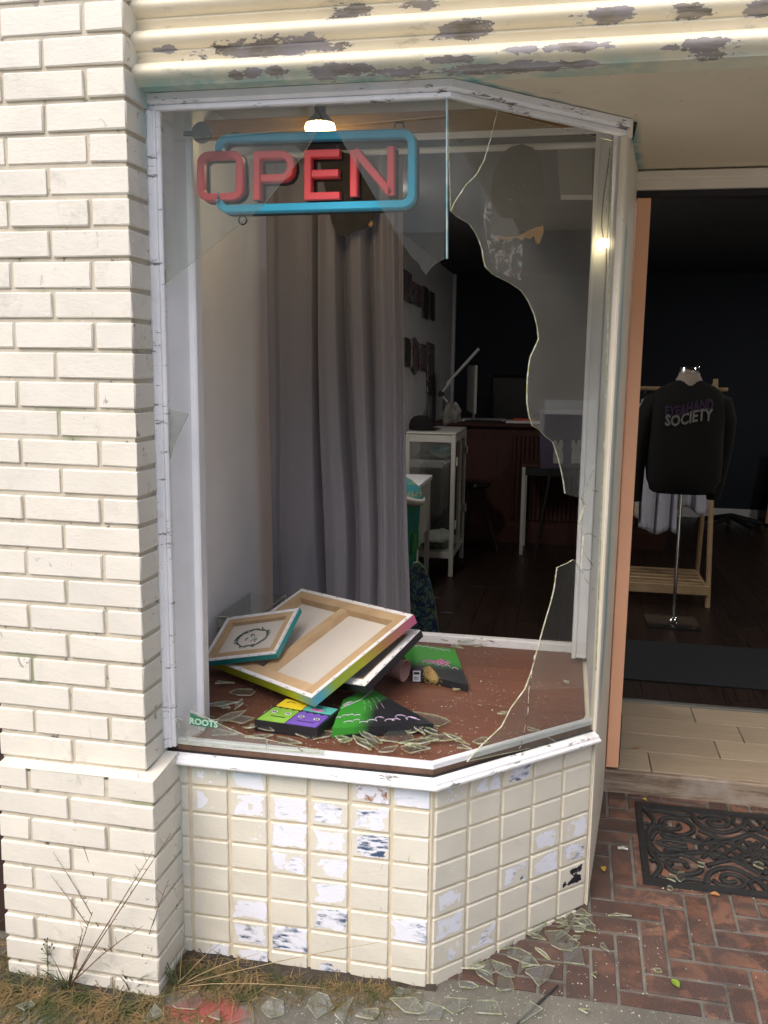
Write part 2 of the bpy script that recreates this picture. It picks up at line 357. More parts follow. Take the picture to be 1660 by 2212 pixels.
M_BLACK = plain('black_rubber_plastic', (.012, .012, .013), .5, .2)
M_MAT = plain('black_rubber_mat', (.014, .0145, .015), .55, .35, 30, .4, 200, .001)
M_SWEAT = plain('black_sweatshirt_cotton', (.0045, .0045, .005), .95, .2, 30, .4, 300)
M_MANN = plain('beige_mannequin_linen', (.36, .30, .25), .9)
M_CABM = plain('cream_enamel_metal', (.50, .49, .45), .45, .04)
M_NWHITE = plain('white_cotton', (.52, .52, .60), .9, .06, 8, .3, 40, .004)
M_CWHITE = plain('cream_cotton', (.50, .46, .40), .9, .06, 8, .3, 40, .004)
M_RED = plain('red_sign_plastic', (.70, .075, .08), .35, .05)
M_BLUE = plain('blue_sign_plastic', (.04, .40, .60), .35, .05)
M_PINK = plain('dusty_pink_glaze', (.62, .37, .32), .5, .06)
M_PAPER = plain('white_paper', (.72, .72, .75), .7, .03)
M_GREYP = plain('grey_white_board', (.34, .34, .33), .7, .05)
M_CANV = plain('raw_cotton_canvas', (.66, .61, .54), .9, .05, 6, .35, 380, .0006)
M_CEDGE = plain('white_primed_canvas', (.80, .79, .78), .7, .04, 20, .3, 200, .0006)
M_TEAL = plain('teal_acrylic_paint', (.012, .27, .27), .45, .15, 14)
M_BLKP = plain('black_acrylic_paint', (.017, .017, .021), .5, .3, 14)
M_LIME = plain('lime_acrylic_paint', (.26, .52, .07), .5, .2)
M_PURP = plain('violet_acrylic_paint', (.19, .10, .50), .5, .15)
M_YELL = plain('yellow_acrylic_paint', (.80, .60, .03), .5, .1)
M_AQUA = plain('aqua_acrylic_paint', (.10, .45, .40), .5, .15)
M_PINKP = plain('pink_acrylic_paint', (.62, .20, .42), .5, .15)
M_LILAC = plain('lilac_acrylic_line', (.62, .48, .68), .5, .1)
M_OLIVE = plain('olive_cloth', (.05, .06, .03), .9)
M_TERRA = plain('terracotta_cloth', (.20, .07, .035), .9)
M_PLASTIC = plain('crumpled_clear_bag', (.33, .31, .29), .3, .2, 30, .8, 40, .01)
M_BROWNS = plain('bare_brown_stop_wood', (.13, .075, .05), .7, .25, 30)
def grad_edge():
    q = N('rainbow_canvas_edge'); a = q.attr('t'); x = q.n('ValToRGB'); q.set(x.inputs[0], a); e = x.color_ramp.elements
    e[0].position = 0; e[0].color = (.42, .46, .02, 1); e[1].position = 1; e[1].color = (.55, .12, .26, 1)
    for p, c in ((.42, (.40, .50, .02)), (.53, (.10, .42, .58)), (.60, (.35, .47, .06)), (.72, (.40, .42, .03)), (.83, (.45, .25, .08))):
        k = x.color_ramp.elements.new(p); k.color = (*c, 1)
    return q.bsdf(x.outputs[0], .45)
M_GRAD = grad_edge()
def greenblack():
    q = N('green_and_black_spray_art'); a = q.attr('t'); co = q.co(kind='World')
    f = q.ramp(q.math('ADD', a, q.math('MULTIPLY', q.math('SUBTRACT', q.noise(co, 14, 5), .5), .25)), .28, .5)
    c = q.mix(f, (.045, .30, .035), (.016, .018, .022)); c = q.mix(q.math('MULTIPLY', q.ramp(q.noise(co, 420, 2), .72, .75), .8), c, (.6, .6, .6))
    return q.bsdf(c, .4)
M_GB = greenblack()
def fuzzy():
    q = N('fuzzy_brown_cactus'); co = q.co()
    c = q.mix(q.ramp(q.xyz(co)[2], -.01, .03), (.42, .34, .10), (.33, .15, .045)); c = q.mix(q.vor(co, 160), c, (.55, .38, .16))
    return q.bsdf(c, .9, q.bump(q.vor(co, 220), 1, .006))
M_FUZZ = fuzzy()
def curtain():
    q = N('grey_mauve_satin_curtain'); co = q.co(kind='World'); f = q.wave(q.co((1, 1, 1), 'World'), 260, 1.5, 3, 4, 'Z')
    c = q.mix(q.ramp(q.noise(q.co((20, 20, 90), 'World'), 5, 4), .3, .7), (.225, .212, .232), (.275, .258, .282))
    return q.bsdf(c, .48, q.bump(f, .10, .0008), Sheen_Weight=.25, Specular_IOR_Level=.5)
M_CURT = curtain()
def deckmat():
    q = N('dark_griptape_deck'); co = q.co(); c = q.mix(q.ramp(q.noise(co, 12, 6), .35, .7), (.020, .017, .016), (.042, .037, .033))
    c = q.mix(q.ramp(q.noise(co, 60, 3), .72, .76), c, (.3, .28, .26)); return q.bsdf(c, .7, q.bump(q.noise(co, 300), .4, .001))
M_DECK = deckmat()
M_SPLIT = wood('splintered_maple', (.48, .25, .09), (.66, .42, .19), (60, 8, 3), .6)
def splat(name, cols, sc, seed=0):
    q = N(name); co = q.co(); c = cols[0]
    for i, k in enumerate(cols[1:]): c = q.mix(q.ramp(q.noise(q.co((1+i*.2, 1, 1.3), jitter=True, rot=(i*.7, i, i*1.3)), sc*(1+.23*i), 6, .7, .8), .525, .545), c, k)
    return q.bsdf(c, .5)
M_REFL = splat('painted_reflection_splotches', [(.02, .024, .015), (.03, .04, .018), (.16, .02, .03), (.02, .018, .016), (.55, .55, .6)], 11)
M_STICK = splat('printed_sticker_art', [(.24, .24, .25), (.08, .08, .1), (.32, .05, .05), (.35, .35, .36), (.03, .03, .04)], 14)
M_STICK2 = splat('dark_printed_art', [(.05, .05, .05), (.02, .02, .02), (.12, .10, .04), (.10, .10, .12)], 18)
M_SURF = splat('blue_swirl_board_art', [(.012, .03, .10), (.02, .09, .16), (.10, .20, .05), (.008, .014, .05), (.12, .20, .16)], 17)
M_BINP = splat('painted_teal_bin_art', [(.01, .16, .13), (.01, .11, .10), (.02, .22, .06), (.01, .17, .14)], 7)
M_BINL = splat('teal_yellow_lid_art', [(.03, .22, .26), (.04, .28, .30), (.50, .34, .04), (.05, .20, .22)], 13)
def glass():
    q = N('window_glass'); lw = q.n('NewGeometry'); dt = q.n('VectorMath', operation='DOT_PRODUCT'); q.set(dt.inputs[0], lw.outputs['Normal']); q.set(dt.inputs[1], lw.outputs['Incoming'])
    c = q.math('POWER', q.math('SUBTRACT', 1., q.math('ABSOLUTE', dt.outputs['Value']), True), 5.)
    co = q.co(kind='World'); haze = q.ramp(q.noise(q.co((1, 1, .4), 'World'), 5, 5, .6), .35, .75, .022, .055)  # pale diffuse haze mixed into the glass in place of street reflections
    tr = q.n('BsdfTransparent'); tr.inputs[0].default_value = (.93, .95, .935, 1); gl = q.n('BsdfGlossy'); gl.inputs['Roughness'].default_value = .0
    df = q.n('BsdfDiffuse'); df.inputs[0].default_value = (.6, .6, .56, 1)
    m0 = q.n('MixShader'); q.set(m0.inputs[0], haze); q.t.links.new(tr.outputs[0], m0.inputs[1]); q.t.links.new(df.outputs[0], m0.inputs[2])
    m = q.n('MixShader'); q.set(m.inputs[0], q.math('ADD', q.math('MULTIPLY', c, .90), .10))
    q.t.links.new(m0.outputs[0], m.inputs[1]); q.t.links.new(gl.outputs[0], m.inputs[2]); q.t.links.new(m.outputs[0], q.out.inputs[0]); return q.m
M_GLASS = glass()
def gedge(name='glass_broken_edge', col=(.52, .54, .28), tr=.4):
    q = N(name); t = q.n('BsdfTransparent'); t.inputs[0].default_value = (.75, .82, .6, 1); b = q.n('BsdfPrincipled')
    f = q.noise(q.co(kind='World'), 55, 3); c = q.mix(q.ramp(f, .42, .62), col, (.88, .89, .80))
    q.set(b.inputs['Base Color'], c); b.inputs['Roughness'].default_value = .12; b.inputs['Specular IOR Level'].default_value = 1
    m = q.n('MixShader'); m.inputs[0].default_value = 1-tr; q.t.links.new(t.outputs[0], m.inputs[1]); q.t.links.new(b.outputs[0], m.inputs[2]); q.t.links.new(m.outputs[0], q.out.inputs[0]); return q.m
M_EDGE = gedge()
M_CRACK = gedge('dark_glass_crack', (.07, .07, .05), .25)
M_CRUMB = gedge('crushed_glass', (.50, .52, .46), .45)
def emit(name, col, s):
    q = N(name); e = q.n('Emission'); e.inputs[0].default_value = (*col, 1); e.inputs[1].default_value = s; q.t.links.new(e.outputs[0], q.out.inputs[0]); return q.m
def leafy(name, a, b):
    q = N(name); c = q.mix(q.ramp(q.noise(q.co(kind='World'), 18, 4), .35, .65), a, b)
    return q.bsdf(c, .7)
M_GRASS = leafy('dry_straw_grass', (.055, .07, .018), (.24, .155, .065))
M_STEM = leafy('reddish_dry_stem', (.10, .075, .03), (.15, .07, .05))
M_WEED = leafy('grey_green_weed', (.07, .09, .04), (.11, .13, .06))
#==STRUCTURE==
# ------------------------------------------------------------------ setting: ground, shop shell
st = lambda o: tag(o, kind='structure')
# street outside (seen in the panes' reflections), one ground sheet that steps down from the entry
gx = [-40, -12, -4, -2, -1.1, -.6, 0, .5, 1, 1.7, 4, 12, 40]; gy = [-60, -20, -8, -4, -2.4, -1, -.45, -.35, -.2, -.1, .0, .04]
vs = [(x, y, gz(y)) for y in gy for x in gx]; fs = [(j*13+i, j*13+i+1, (j+1)*13+i+1, (j+1)*13+i) for j in range(len(gy)-1) for i in range(12)]
st(mo('sidewalk', vs, fs, M_CONC))
st(mo('bounce_sheet', [(-40, -4.1, gz(-4.1)+.004), (40, -4.1, gz(-4.1)+.004), (40, -.5, gz(-.5)+.004), (-40, -.5, gz(-.5)+.004)], [(0, 1, 2, 3)], plain('pale_bounce_sheet', (.40, .39, .36), .8, .1, 3)))  # unseen pale sheet added to bounce light into the entry
st(box('road', (-40, -14, -.2), (40, -4.2, -.112), M_ASPH))
pave = st(mo('entry_pavement', [(-.05, .041, gz(.041)-.0025), (2.4, .041, gz(.041)-.0025), (2.4, 1.075, gz(1.075)-.0025), (-.05, 1.075, gz(1.075)-.0025)], [(0, 1, 2, 3)], M_GROUT))
BW, BL = .072, .216
def pave_brick(x0, y0, x1, y1):
    j = .0050; x0 += j; x1 -= j; y0 += j; y1 -= j
    x0 = max(x0, -.04); x1 = min(x1, 2.36); y0 = max(y0, .045); y1 = min(y1, 1.062)
    if x1-x0 < .02 or y1-y0 < .02: return
    cx, cy = (x0+x1)/2, (y0+y1)/2
    if cx < min(cy*1.02-.12, .40): return                     # under the display box
    t = rnd.uniform(-.0012, .0012); k = rnd.randrange(4)
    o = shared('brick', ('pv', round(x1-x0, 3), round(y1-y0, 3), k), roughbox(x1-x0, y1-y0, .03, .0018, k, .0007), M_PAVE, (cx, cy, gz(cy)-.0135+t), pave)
    o.rotation_euler.x = math.atan(.114)
for i in range(-12, 26):
    for j in range(-6, 14):
        k = (i-j) % 6; x, y = .653+i*BW, .241+j*BW
        if k == 0: pave_brick(x, y, x+BW, y+BL)
        if k == 1: pave_brick(x, y, x+BL, y+BW)
# opposite side of the street, seen only in the glass
ob = st(MB().box((-30, -19, -.2), (-5, -15, 8.2)).box((-4.8, -20, -.2), (7, -15.4, 7.6)).box((7.3, -19, -.2), (30, -15, 8.8)).obj('opposite_buildings', plain('beige_stucco_row', (.52, .48, .41), .8, .15, .8)))
wn = MB()
for bx in (-9, -6.4, -3.2, -1, 1.4, 4.2, 8.6, 11.5):
    yy = -14.97 if (bx < -5 or bx > 7.3) else -15.37
    wn.box((bx, yy, 1.2), (bx+1.3, yy+.03, 2.5)); wn.box((bx, yy, 3.2), (bx+1.1, yy+.03, 4.2))
wn.obj('window', plain('dark_window_band', (.04, .045, .05), .2), ob)
cb = MB()
for (z0, z1, yy) in ((5.3, 5.0, -9), (4.75, 4.6, -9), (6.4, 5.9, -9)): cb.tube([(-20+i*2, yy, z0+(z1-z0)*i/20-.35*sin(pi*(i % 10)/10)) for i in range(21)], .018, 5)
st(cb.obj('overhead_cables', M_BLACK)); 
# shop shell
FZ = .206
fl = st(box('shop_floor', (-1.1, 1.84, FZ-.05), (6.3, 7.45, FZ-.004), M_FLOOR))
for k, x in enumerate([-.95+.127*i for i in range(34)]):
    y = 1.84-rnd.uniform(0, 1.2)
    while y < 7.3:
        y1 = min(y+1.22, 7.3); a = max(y, 1.842)
        if y1-a > .05: shared('plank', ('pl', round(y1-a, 2)), (lambda L=y1-a: bevbox(.1255, L-.002, .012, .001)), M_FLOOR, (x+.0635, (a+y1)/2, FZ-.006), fl)
        y = y1
st(box('shop_wall_left', (-1.05, .13, .1), (-.90, 7.45, 2.8), M_WALL))
bw = st(box('shop_wall_back', (-.90, 7.30, .1), (6.2, 7.45, 2.8), M_NAVY)); box('baseboard', (-.88, 7.28, FZ), (3.5, 7.30, FZ+.10), M_WALL, bw)
box('corner_strip', (-.899, 7.22, FZ), (-.87, 7.28, 2.7), M_WHITE, bw)
st(box('shop_wall_right', (6.2, .1, .1), (6.35, 7.45, 2.8), M_WALL))
st(box('shop_ceiling', (-1.1, 1.15, 2.62), (6.35, 7.45, 2.75), plain('dark_shop_ceiling', (.07, .07, .075), .9)))
frw = st(box('shopfront_right', (2.52, .0, -.2), (6.35, .12, .60), M_TRIM)); box('lintel', (2.52, .0, 2.36), (6.35, .12, 2.80), M_TRIM, frw); box('pane', (2.52, .05, .601), (6.35, .055, 2.359), M_GLASS, frw)
st(box('display_floor_right', (2.52, .12, .56), (6.2, 1.1, .60), M_DOORT))
st(box('display_ceiling', (-1.05, .06, 2.52), (.60, 1.149, 2.60), M_CEIL))
st(box('building_roof', (-3, -.02, 2.80), (7, 8, 2.95), M_DARK))
sc_ob = bpy.data.objects['shop_ceiling']; M_FILL = emit('added_fill_disc', (1, .95, .87), 10)
for lx, ly in ((2.5, 2.4), (3.0, 4.6), (-.70, 2.7)):  # fill lamps added out of view to brighten the dark shop interior
    m = MB(); m.lathe([(.0, 2.553), (.085, 2.554), (.09, 2.575), (.075, 2.62)], (lx, ly, 0), 18); m.obj('lamp', M_FILL, sc_ob)
    l_ = bpy.data.lights.new('fill_light', 'AREA'); l_.shape = 'DISK'; l_.size = .16; l_.energy = 6.5; l_.color = (1, .95, .88); lo_2 = bpy.data.objects.new('fill_light', l_); link(lo_2); lo_2.location = (lx, ly, 2.545)
st(box('sky_blocker_right', (7.2, -2.6, -.3), (20, 8, 8.5), plain('beige_sky_blocker', (.36, .33, .28), .8)))  # unseen block added to keep sky out of the side pane's reflection
# recessed entry: soffit, header, door wall
st(mo('entry_soffit', [(x, y, z) for z in (2.348, 2.40) for x, y in ((.0, -.02), (3.2, -.02), (3.2, 1.10), (.455, 1.10), (.455, .45), (EX, EY))],
      [(0, 1, 2, 3, 4, 5), (6, 7, 8, 9, 10, 11)]+[(i, (i+1) % 6, 6+(i+1) % 6, 6+i) for i in range(6)], M_SOFF))
st(box('facade_wall_upper', (-.80, .002, 2.40), (3.2, .10, 3.3), M_SOFF))
dh = thing('door_header', 'beige painted board header above the dark open doorway', 'door header', (.95, 1.06, 2.29))
box('fascia_board', (.46, 1.062, 2.285), (2.4, 1.16, 2.347), M_TRIM, dh, .003)
box('header_batten', (.46, 1.046, 2.316), (2.4, 1.061, 2.342), M_TRIM, dh, .003)
box('dark_stop', (.50, 1.085, 2.262), (1.5, 1.15, 2.284), M_BLACK, dh)
st(box('door_wall_right', (1.50, 1.06, .1), (2.5, 1.16, 2.345), M_TRIM))
esw = st(box('entry_wall_right', (2.40, -.20, -.1), (2.5, 1.07, 3.3), plain('grey_beige_entry_wall', (.42, .40, .36), .7)))
# the far side of the entry, mirrored in the splayed pane
pc = MB()
pc.box((2.37, .33, .3), (2.399, .40, 1.46)); pc.box((2.37, .14, 1.46), (2.399, .40, 1.53)); pc.obj('door_casing', M_WHITE, esw)
box('door_panel', (2.385, .14, .3), (2.399, .33, 1.46), M_DECK, esw)
box('upper_backing', (-1.2, .105, 2.61), (6.3, 1.0, 2.79), M_CEIL, None)['kind'] = 'structure'
# threshold and tiled door floor
th = thing('door_threshold', 'weathered grey brown wooden threshold board below the tiled doorway', 'threshold', (.95, 1.06, .14))
box('board', (.495, 1.060, .10), (1.52, 1.085, FZ-.001), M_THR, th, .004)
df = st(box('doorway_floor', (.50, 1.086, .12), (1.52, 1.80, FZ-.006), M_GROUT))
for r, (j0) in enumerate((.671, .943, 1.063, .897)):
    y0 = 1.088+r*.178; y1 = y0+.178
    xs = [.50]+sorted([x for x in (j0-.61, j0, j0+.61) if .53 < x < 1.5])+[1.52]
    for a, b in zip(xs, xs[1:]): box('tile', (a+.0022, y0+.0022, FZ-.012), (b-.0022, y1-.0022, FZ), M_DOORT, df, .0015)
ts = thing('transition_strip', 'thin aluminium floor strip between doorway tile and dark wood floor', 'floor strip', (1, 1.81, FZ))
box('strip', (.50, 1.802, FZ-.01), (1.52, 1.838, FZ+.005), plain('brushed_aluminium', (.42, .42, .40), .35, .05, Metallic=.8), ts, .003)
st(box('neighbour_facade', (-3.2, -.02, -.2), (-1.20, .1, 3.2), plain('dark_brown_shopfront', (.035, .017, .014), .6)))
st(box('pier_backing', (-1.19, .03, -.1), (-.80, .13, 3.2), M_MORTAR))
#==PIER==
pier = thing('brick_pier', 'cream painted brick pier left of the window with a stepped base', 'brick pier', (-.95, -.1, 0))
PX0, PX1, PF = -1.185, -.752, -.130
box('mortar_core', (PX0+.006, PF+.0065, .585), (PX1-.006, .028, 2.9), M_MORTAR, pier)
def pbrick(x0, x1, yf, yb, z0, z1, v):
    o = shared('brick', ('pb', round(x1-x0, 3), round(yb-yf, 3), round(z1-z0, 3), v), roughbox(x1-x0, yb-yf, z1-z0, .0028, v*7+3, .0014), M_BRICK, ((x0+x1)/2, (yf+yb)/2, (z0+z1)/2), pier)
    o.rotation_euler = (0, rnd.uniform(-.004, .004), rnd.uniform(-.004, .004)); o.location.y += rnd.uniform(-.0022, .0022); return o
CH = .0735; n = 0; z = .613
while z < 2.85:
    zb, zt_ = z+.006, z+CH-.006; v = rnd.randrange(3)
    if n % 2 == 0: xs = [(-1.185, -.969), (-.959, -.752)]
    else: xs = [(-1.185, -1.080), (-1.070, -.860), (-.849, -.752)]
    for a, b in xs: pbrick(a, b, PF, PF+.155, zb, zt_, v)
    z += CH; n += 1
LX0, LX1, LF = -1.172, -.714, -.170
box('mortar_base', (LX0+.006, LF+.0065, -.12), (LX1-.006, .028, .595), M_MORTAR, pier)
z = .613-9*CH+.002; n = 0
while z < .60:
    zb, zt_ = z+.006, z+CH-.006
    if n % 2 == 0: xs = [(LX0, -1.083), (-1.072, -.856), (-.844, LX1)]
    else: xs = [(LX0, -.965), (-.954, LX1)]
    for a, b in xs: pbrick(a, b, LF, LF+.19, zb, zt_, rnd.randrange(3))
    z += CH; n += 1
lg = MB(); lg.prism([(LX0, LF+.002, .606), (LX1, LF+.002, .606), (LX1, -.01, .606), (LX0, -.01, .606)], (0, 0, 1), .004); lo_ = lg.obj('ledge', M_BRICK, pier)
for v in lo_.data.vertices:
    if v.co.y < 0 and v.co.z > 0: v.co.z -= .003
    if v.co.y > 0 and v.co.z > 0: v.co.z += .012
# ------------------------------------------------------------------ tiled bulkhead
bulk = thing('tiled_bulkhead', 'cream painted tile base wall below the broken window with scraped white patches', 'tiled base wall', (-.3, 0, 0))
ZT = .588
core = MB()
core.prism([(-.76, .0055, -.12), (.0-.0025, .0055, -.12), (EX-.004, EY+.0055, -.12), (EX-.1, EY+.4, -.12), (-.76, .5, -.12)], (0, 0, 1), ZT+.12-.002); core.obj('grout_core', plain('cream_painted_grout', (.66, .59, .45), .7, .1, 20, .4, 120, .002), bulk)
PT = {}
def P(face, c, r, patch=0, blue=0, black=0, rust=0, teal=0): PT[(face, c, r)] = dict(patch=patch, blue=blue, black=black, rust=rust, teal=teal)
for c, r, p, b in ((1, 0, .5, 0), (2, 0, .55, 0), (5, 0, .92, .1), (6, 0, .95, .1), (1, 1, .6, 0), (2, 1, .85, .05), (3, 1, .8, .45), (4, 1, .82, .8), (5, 1, .85, .8), (2, 2, .35, 0), (3, 2, .95, .1), (4, 2, .6, 0),
                   (5, 2, .92, 1), (3, 3, .85, .4), (4, 3, .65, .5), (4, 4, .85, .1), (6, 4, .3, .9), (2, 5, .7, .05), (4, 5, .88, .85), (6, 5, .97, .8), (2, 6, .92, .8), (3, 6, .95, 1), (1, 7, .55, .2), (2, 7, .85, .8), (4, 7, .4, .8)): P('f', c, r, p, b)
for c, r, p, b in ((0, 0, .42, 0), (0, 3, .38, 1), (0, 4, .65, 0), (0, 5, .6, .15), (0, 6, .3, .6), (1, 0, .6, .1), (1, 6, .68, .6), (2, 0, .5, .9), (2, 4, .7, .8), (2, 5, .3, .1), (3, 3, .75, .05), (3, 4, .68, .4), (3, 5, .4, 1), (4, 3, .5, 0), (4, 4, .72, 1), (4, 5, .5, .8)): P('s', c, r, p, b)
PT[('f', 5, 0)]['rust'] = 1; PT[('s', 4, 5)]['black'] = 1; PT[('f', 6, 0)]['teal'] = .5
for c in range(0, 5): PT.setdefault(('f', c, 0), dict(patch=0, blue=0, black=0, rust=0, teal=0))['teal'] = (.8, .8, .95, .45, .15)[c]
fx = [-.738, -.688, -.573, -.458, -.342, -.227, -.112, .000]; G = .005
rows = [(ZT-.0035, .522)]+[(.520-.0785*i, .520-.0785*(i+1)) for i in range(7)]+[(.520-.0785*7, -.10)]
def tile(face, c, r, a, b, z1, z0):
    h, L = z1-z0-2*G*.8, b-a-2*G; v = rnd.randrange(3)
    o = shared('tile', ('tl', round(L, 3), round(h, 3), v), roughbox(L, .018, h, .0026, v+11, .0010), M_TILE, (0, 0, 0), None)
    if face == 'f': o.location = ((a+b)/2, .009, (z0+z1)/2)
    else:
        q = Vector((EX, EY, 0)).normalized(); c0 = q*((a+b)/2)-SN*.009; o.location = (c0.x, c0.y, (z0+z1)/2); o.rotation_euler.z = math.atan2(EY, EX)
    put(o, bulk); d = PT.get((face, c, r), {})
    for k in ('patch', 'blue', 'black', 'rust', 'teal'): o[k] = float(d.get(k, 0))
LS = math.hypot(EX, EY)
for r, (z1, z0) in enumerate(rows):
    for c in range(7): tile('f', c, r, fx[c], fx[c+1]-(.004 if c == 6 else 0), z1, z0)
    for c in range(5): tile('s', c, r, .006+c*(LS-.008)/5, .006+(c+1)*(LS-.008)/5, z1, z0)
# ------------------------------------------------------------------ window frame
fr = thing('window_frame', 'weathered white wooden shop window frame turning round the splayed corner', 'window frame', (-.3, 0, .6))
path = [(-.757, 0), (0, 0), (EX, EY)]
sill = [(-.004, .588), (.018, .588), (.026, .590), (.030, .595), (.030, .600), (.0235, .603), (.0215, .6025), (.0205, .609), (.0145, .6125), (.0125, .6115), (.004, .616), (-.004, .616)]
m = MB(); m.loft(sweep(sill, path)); sm(m.obj('sill', M_OLDW, fr), 35)
m = MB(); m.loft(sweep([(-.020, .60), (-.0075, .60), (-.0075, .637), (-.020, .637)], path)); m.obj('brown_stop', M_BROWNS, fr)
m = MB(); m.loft(sweep([(-.0074, .612), (-.0025, .612), (-.0025, .6205), (-.0074, .6205)], path)); m.obj('dark_gap_strip', M_BLACK, fr)  # black strip standing in for the dark gap above the sill
m = MB(); m.loft(sweep([(-.022, .637), (-.0068, .637), (-.0068, .650), (-.010, .654), (-.022, .654)], path)); m.obj('glazing_bead', M_WHITE, fr)
head = [(-.012, 2.306), (.006, 2.306), (.009, 2.309), (.009, 2.318), (.005, 2.320), (.013, 2.323), (.017, 2.328), (.017, 2.345), (-.012, 2.345)]
m = MB(); m.loft(sweep(head, path)); sm(m.obj('head', M_OLDW, fr), 35)
jp = [(-.757, -.004), (-.757, -.020), (-.748, -.022), (-.745, -.018), (-.742, -.013), (-.738, -.015), (-.734, -.013), (-.733, -.006), (-.727, -.007), (-.724, -.004), (-.724, .012), (-.757, .012)]
m = MB(); m.loft([[Vector((x, y, z)) for x, y in jp] for z in (.634, 2.305)]); sm(m.obj('jamb', M_OLDW, fr), 35)
q = Vector((EX, EY, 0)).normalized(); E0 = Vector((EX, EY, 0))
m = MB(); m.loft([[E0+q*a+SN*b+Vector((0, 0, z)) for a, b in ((-.004, -.014), (-.004, .003), (.0025, .004), (.0025, -.02))] for z in (.617, 2.305)]); m.obj('jamb', M_TRIM, fr)
m = MB(); m.bev((-.90, .118, .64), (-.690, .16, 2.51), .003); m.obj('inner_jamb', M_WHITE, fr)
m = MB(); m.bev((-.715, .095, .64), (-.682, .117, 2.51), .004); m.obj('inner_trim', M_WHITE, fr)
m = MB(); m.prism([(-.757, .0125, .60), (-.724, .0125, .60), (-.695, .116, .60), (-.757, .116, .60)], (0, 0, 1), 1.9); m.obj('jamb_reveal', M_WHITE, fr)
# return wall between splay and door wall
rw = thing('entry_return_wall', 'narrow cream wall between splayed window and orange door with blue green overspray', 'return wall', (.46, .75, 0))
m = MB(); Nz = 90
for side in (0,):
    ys = [.418+(1.058-.418)*i/14 for i in range(15)]; zs = [gz(.75)-.12+(2.347-gz(.75)+.12)*k/Nz for k in range(Nz+1)]
    X = lambda y: .430+(.499-.430)*(y-.418)/(1.06-.418)
    Xi = lambda y: .412
    rings = []
    m.add([(X(y), y, z) for z in zs for y in ys], [(k*15+i, k*15+i+1, (k+1)*15+i+1, (k+1)*15+i) for k in range(Nz) for i in range(14)])
    yf = ys[0]; xf = [EX+.0035+(.430-EX-.0035)*i/3 for i in range(4)]
    m.add([(x, yf, z) for z in zs for x in xf], [(k*4+i, k*4+i+1, (k+1)*4+i+1, (k+1)*4+i) for k in range(Nz) for i in range(3)])
    m.add([(X(1.06), 1.06, zs[0]), (.415, 1.06, zs[0]), (.415, 1.06, zs[-1]), (X(1.06), 1.06, zs[-1])], [(0, 1, 2, 3)])
o = m.obj('cream_panel', M_TRIM, rw)
fattr(o, 'teal', lambda p: max(0, 1-abs((p.y-.55-.03*nz(p.z, 1, 0, 6))/(.07 if p.y < .55 else .17)))*(.45+.55*(nz(0, 3, p.z, 2.2) > -.35))*(1 if p.z > .75 else max(0, (p.z-.55)/.2)))
m = MB(); m.prism([(.411, EY+.035, .64), (.4235, EY+.035, .64), (.428, EY+.06, .64), (.455, 1.055, .64), (.411, 1.055, .64)], (0, 0, 1), 1.87); m.obj('inner_lining', M_WHITE, rw)
m = MB(); m.bev((.357, 1.005, .648), (.4095, 1.085, 2.515), .004).bev((.357, .998, .648), (.372, 1.004, 2.515), .002); m.obj('corner_post', M_WHITE, rw)
m = MB(); m.prism([(EX-.008, EY+.014, -.1), (EX+.003, EY+.006, -.1), (.496, 1.055, -.1), (.40, 1.058, -.1), (.36, .5, -.1)], (0, 0, 1), .728); m.obj('base_fill', M_TRIM, rw)
m = MB(); m.prism([(EX+.003, EY-.013, 2.302), (EX+.018, EY+.003, 2.302), (.434, .432, 2.302), (EX-.004, .432, 2.302), (EX-.002, EY+.0, 2.302)], (0, 0, 1), .0455); m.obj('corner_block', M_TRIM, rw)
# platform
pf = thing('display_platform', 'reddish brown wooden display floor behind the broken window', 'display platform', (-.2, .5, .63))
clipx = lambda y: min(.409, -.012+y*1.02)
for i in range(9):
    y0, y1 = .018+i*.1215, .018+(i+1)*.1215-.0015
    m = MB(); m.prism([(-.90, y0, .605), (clipx(y0)-.012, y0, .605), (clipx(y1)-.012, y1, .605), (-.90, y1, .605)], (0, 0, 1), .030+rnd.uniform(-.0006, .0006)); m.obj('floor_board', M_PLAT, pf)
m = MB(); m.bev((-.90, 1.113, .56), (.4095, 1.150, .665), .004); m.obj('back_rail', M_OLDW, pf)
m = MB(); m.box((-.90, 1.118, .1), (.42, 1.145, .559)); m.obj('back_skirt', M_DARK, pf)
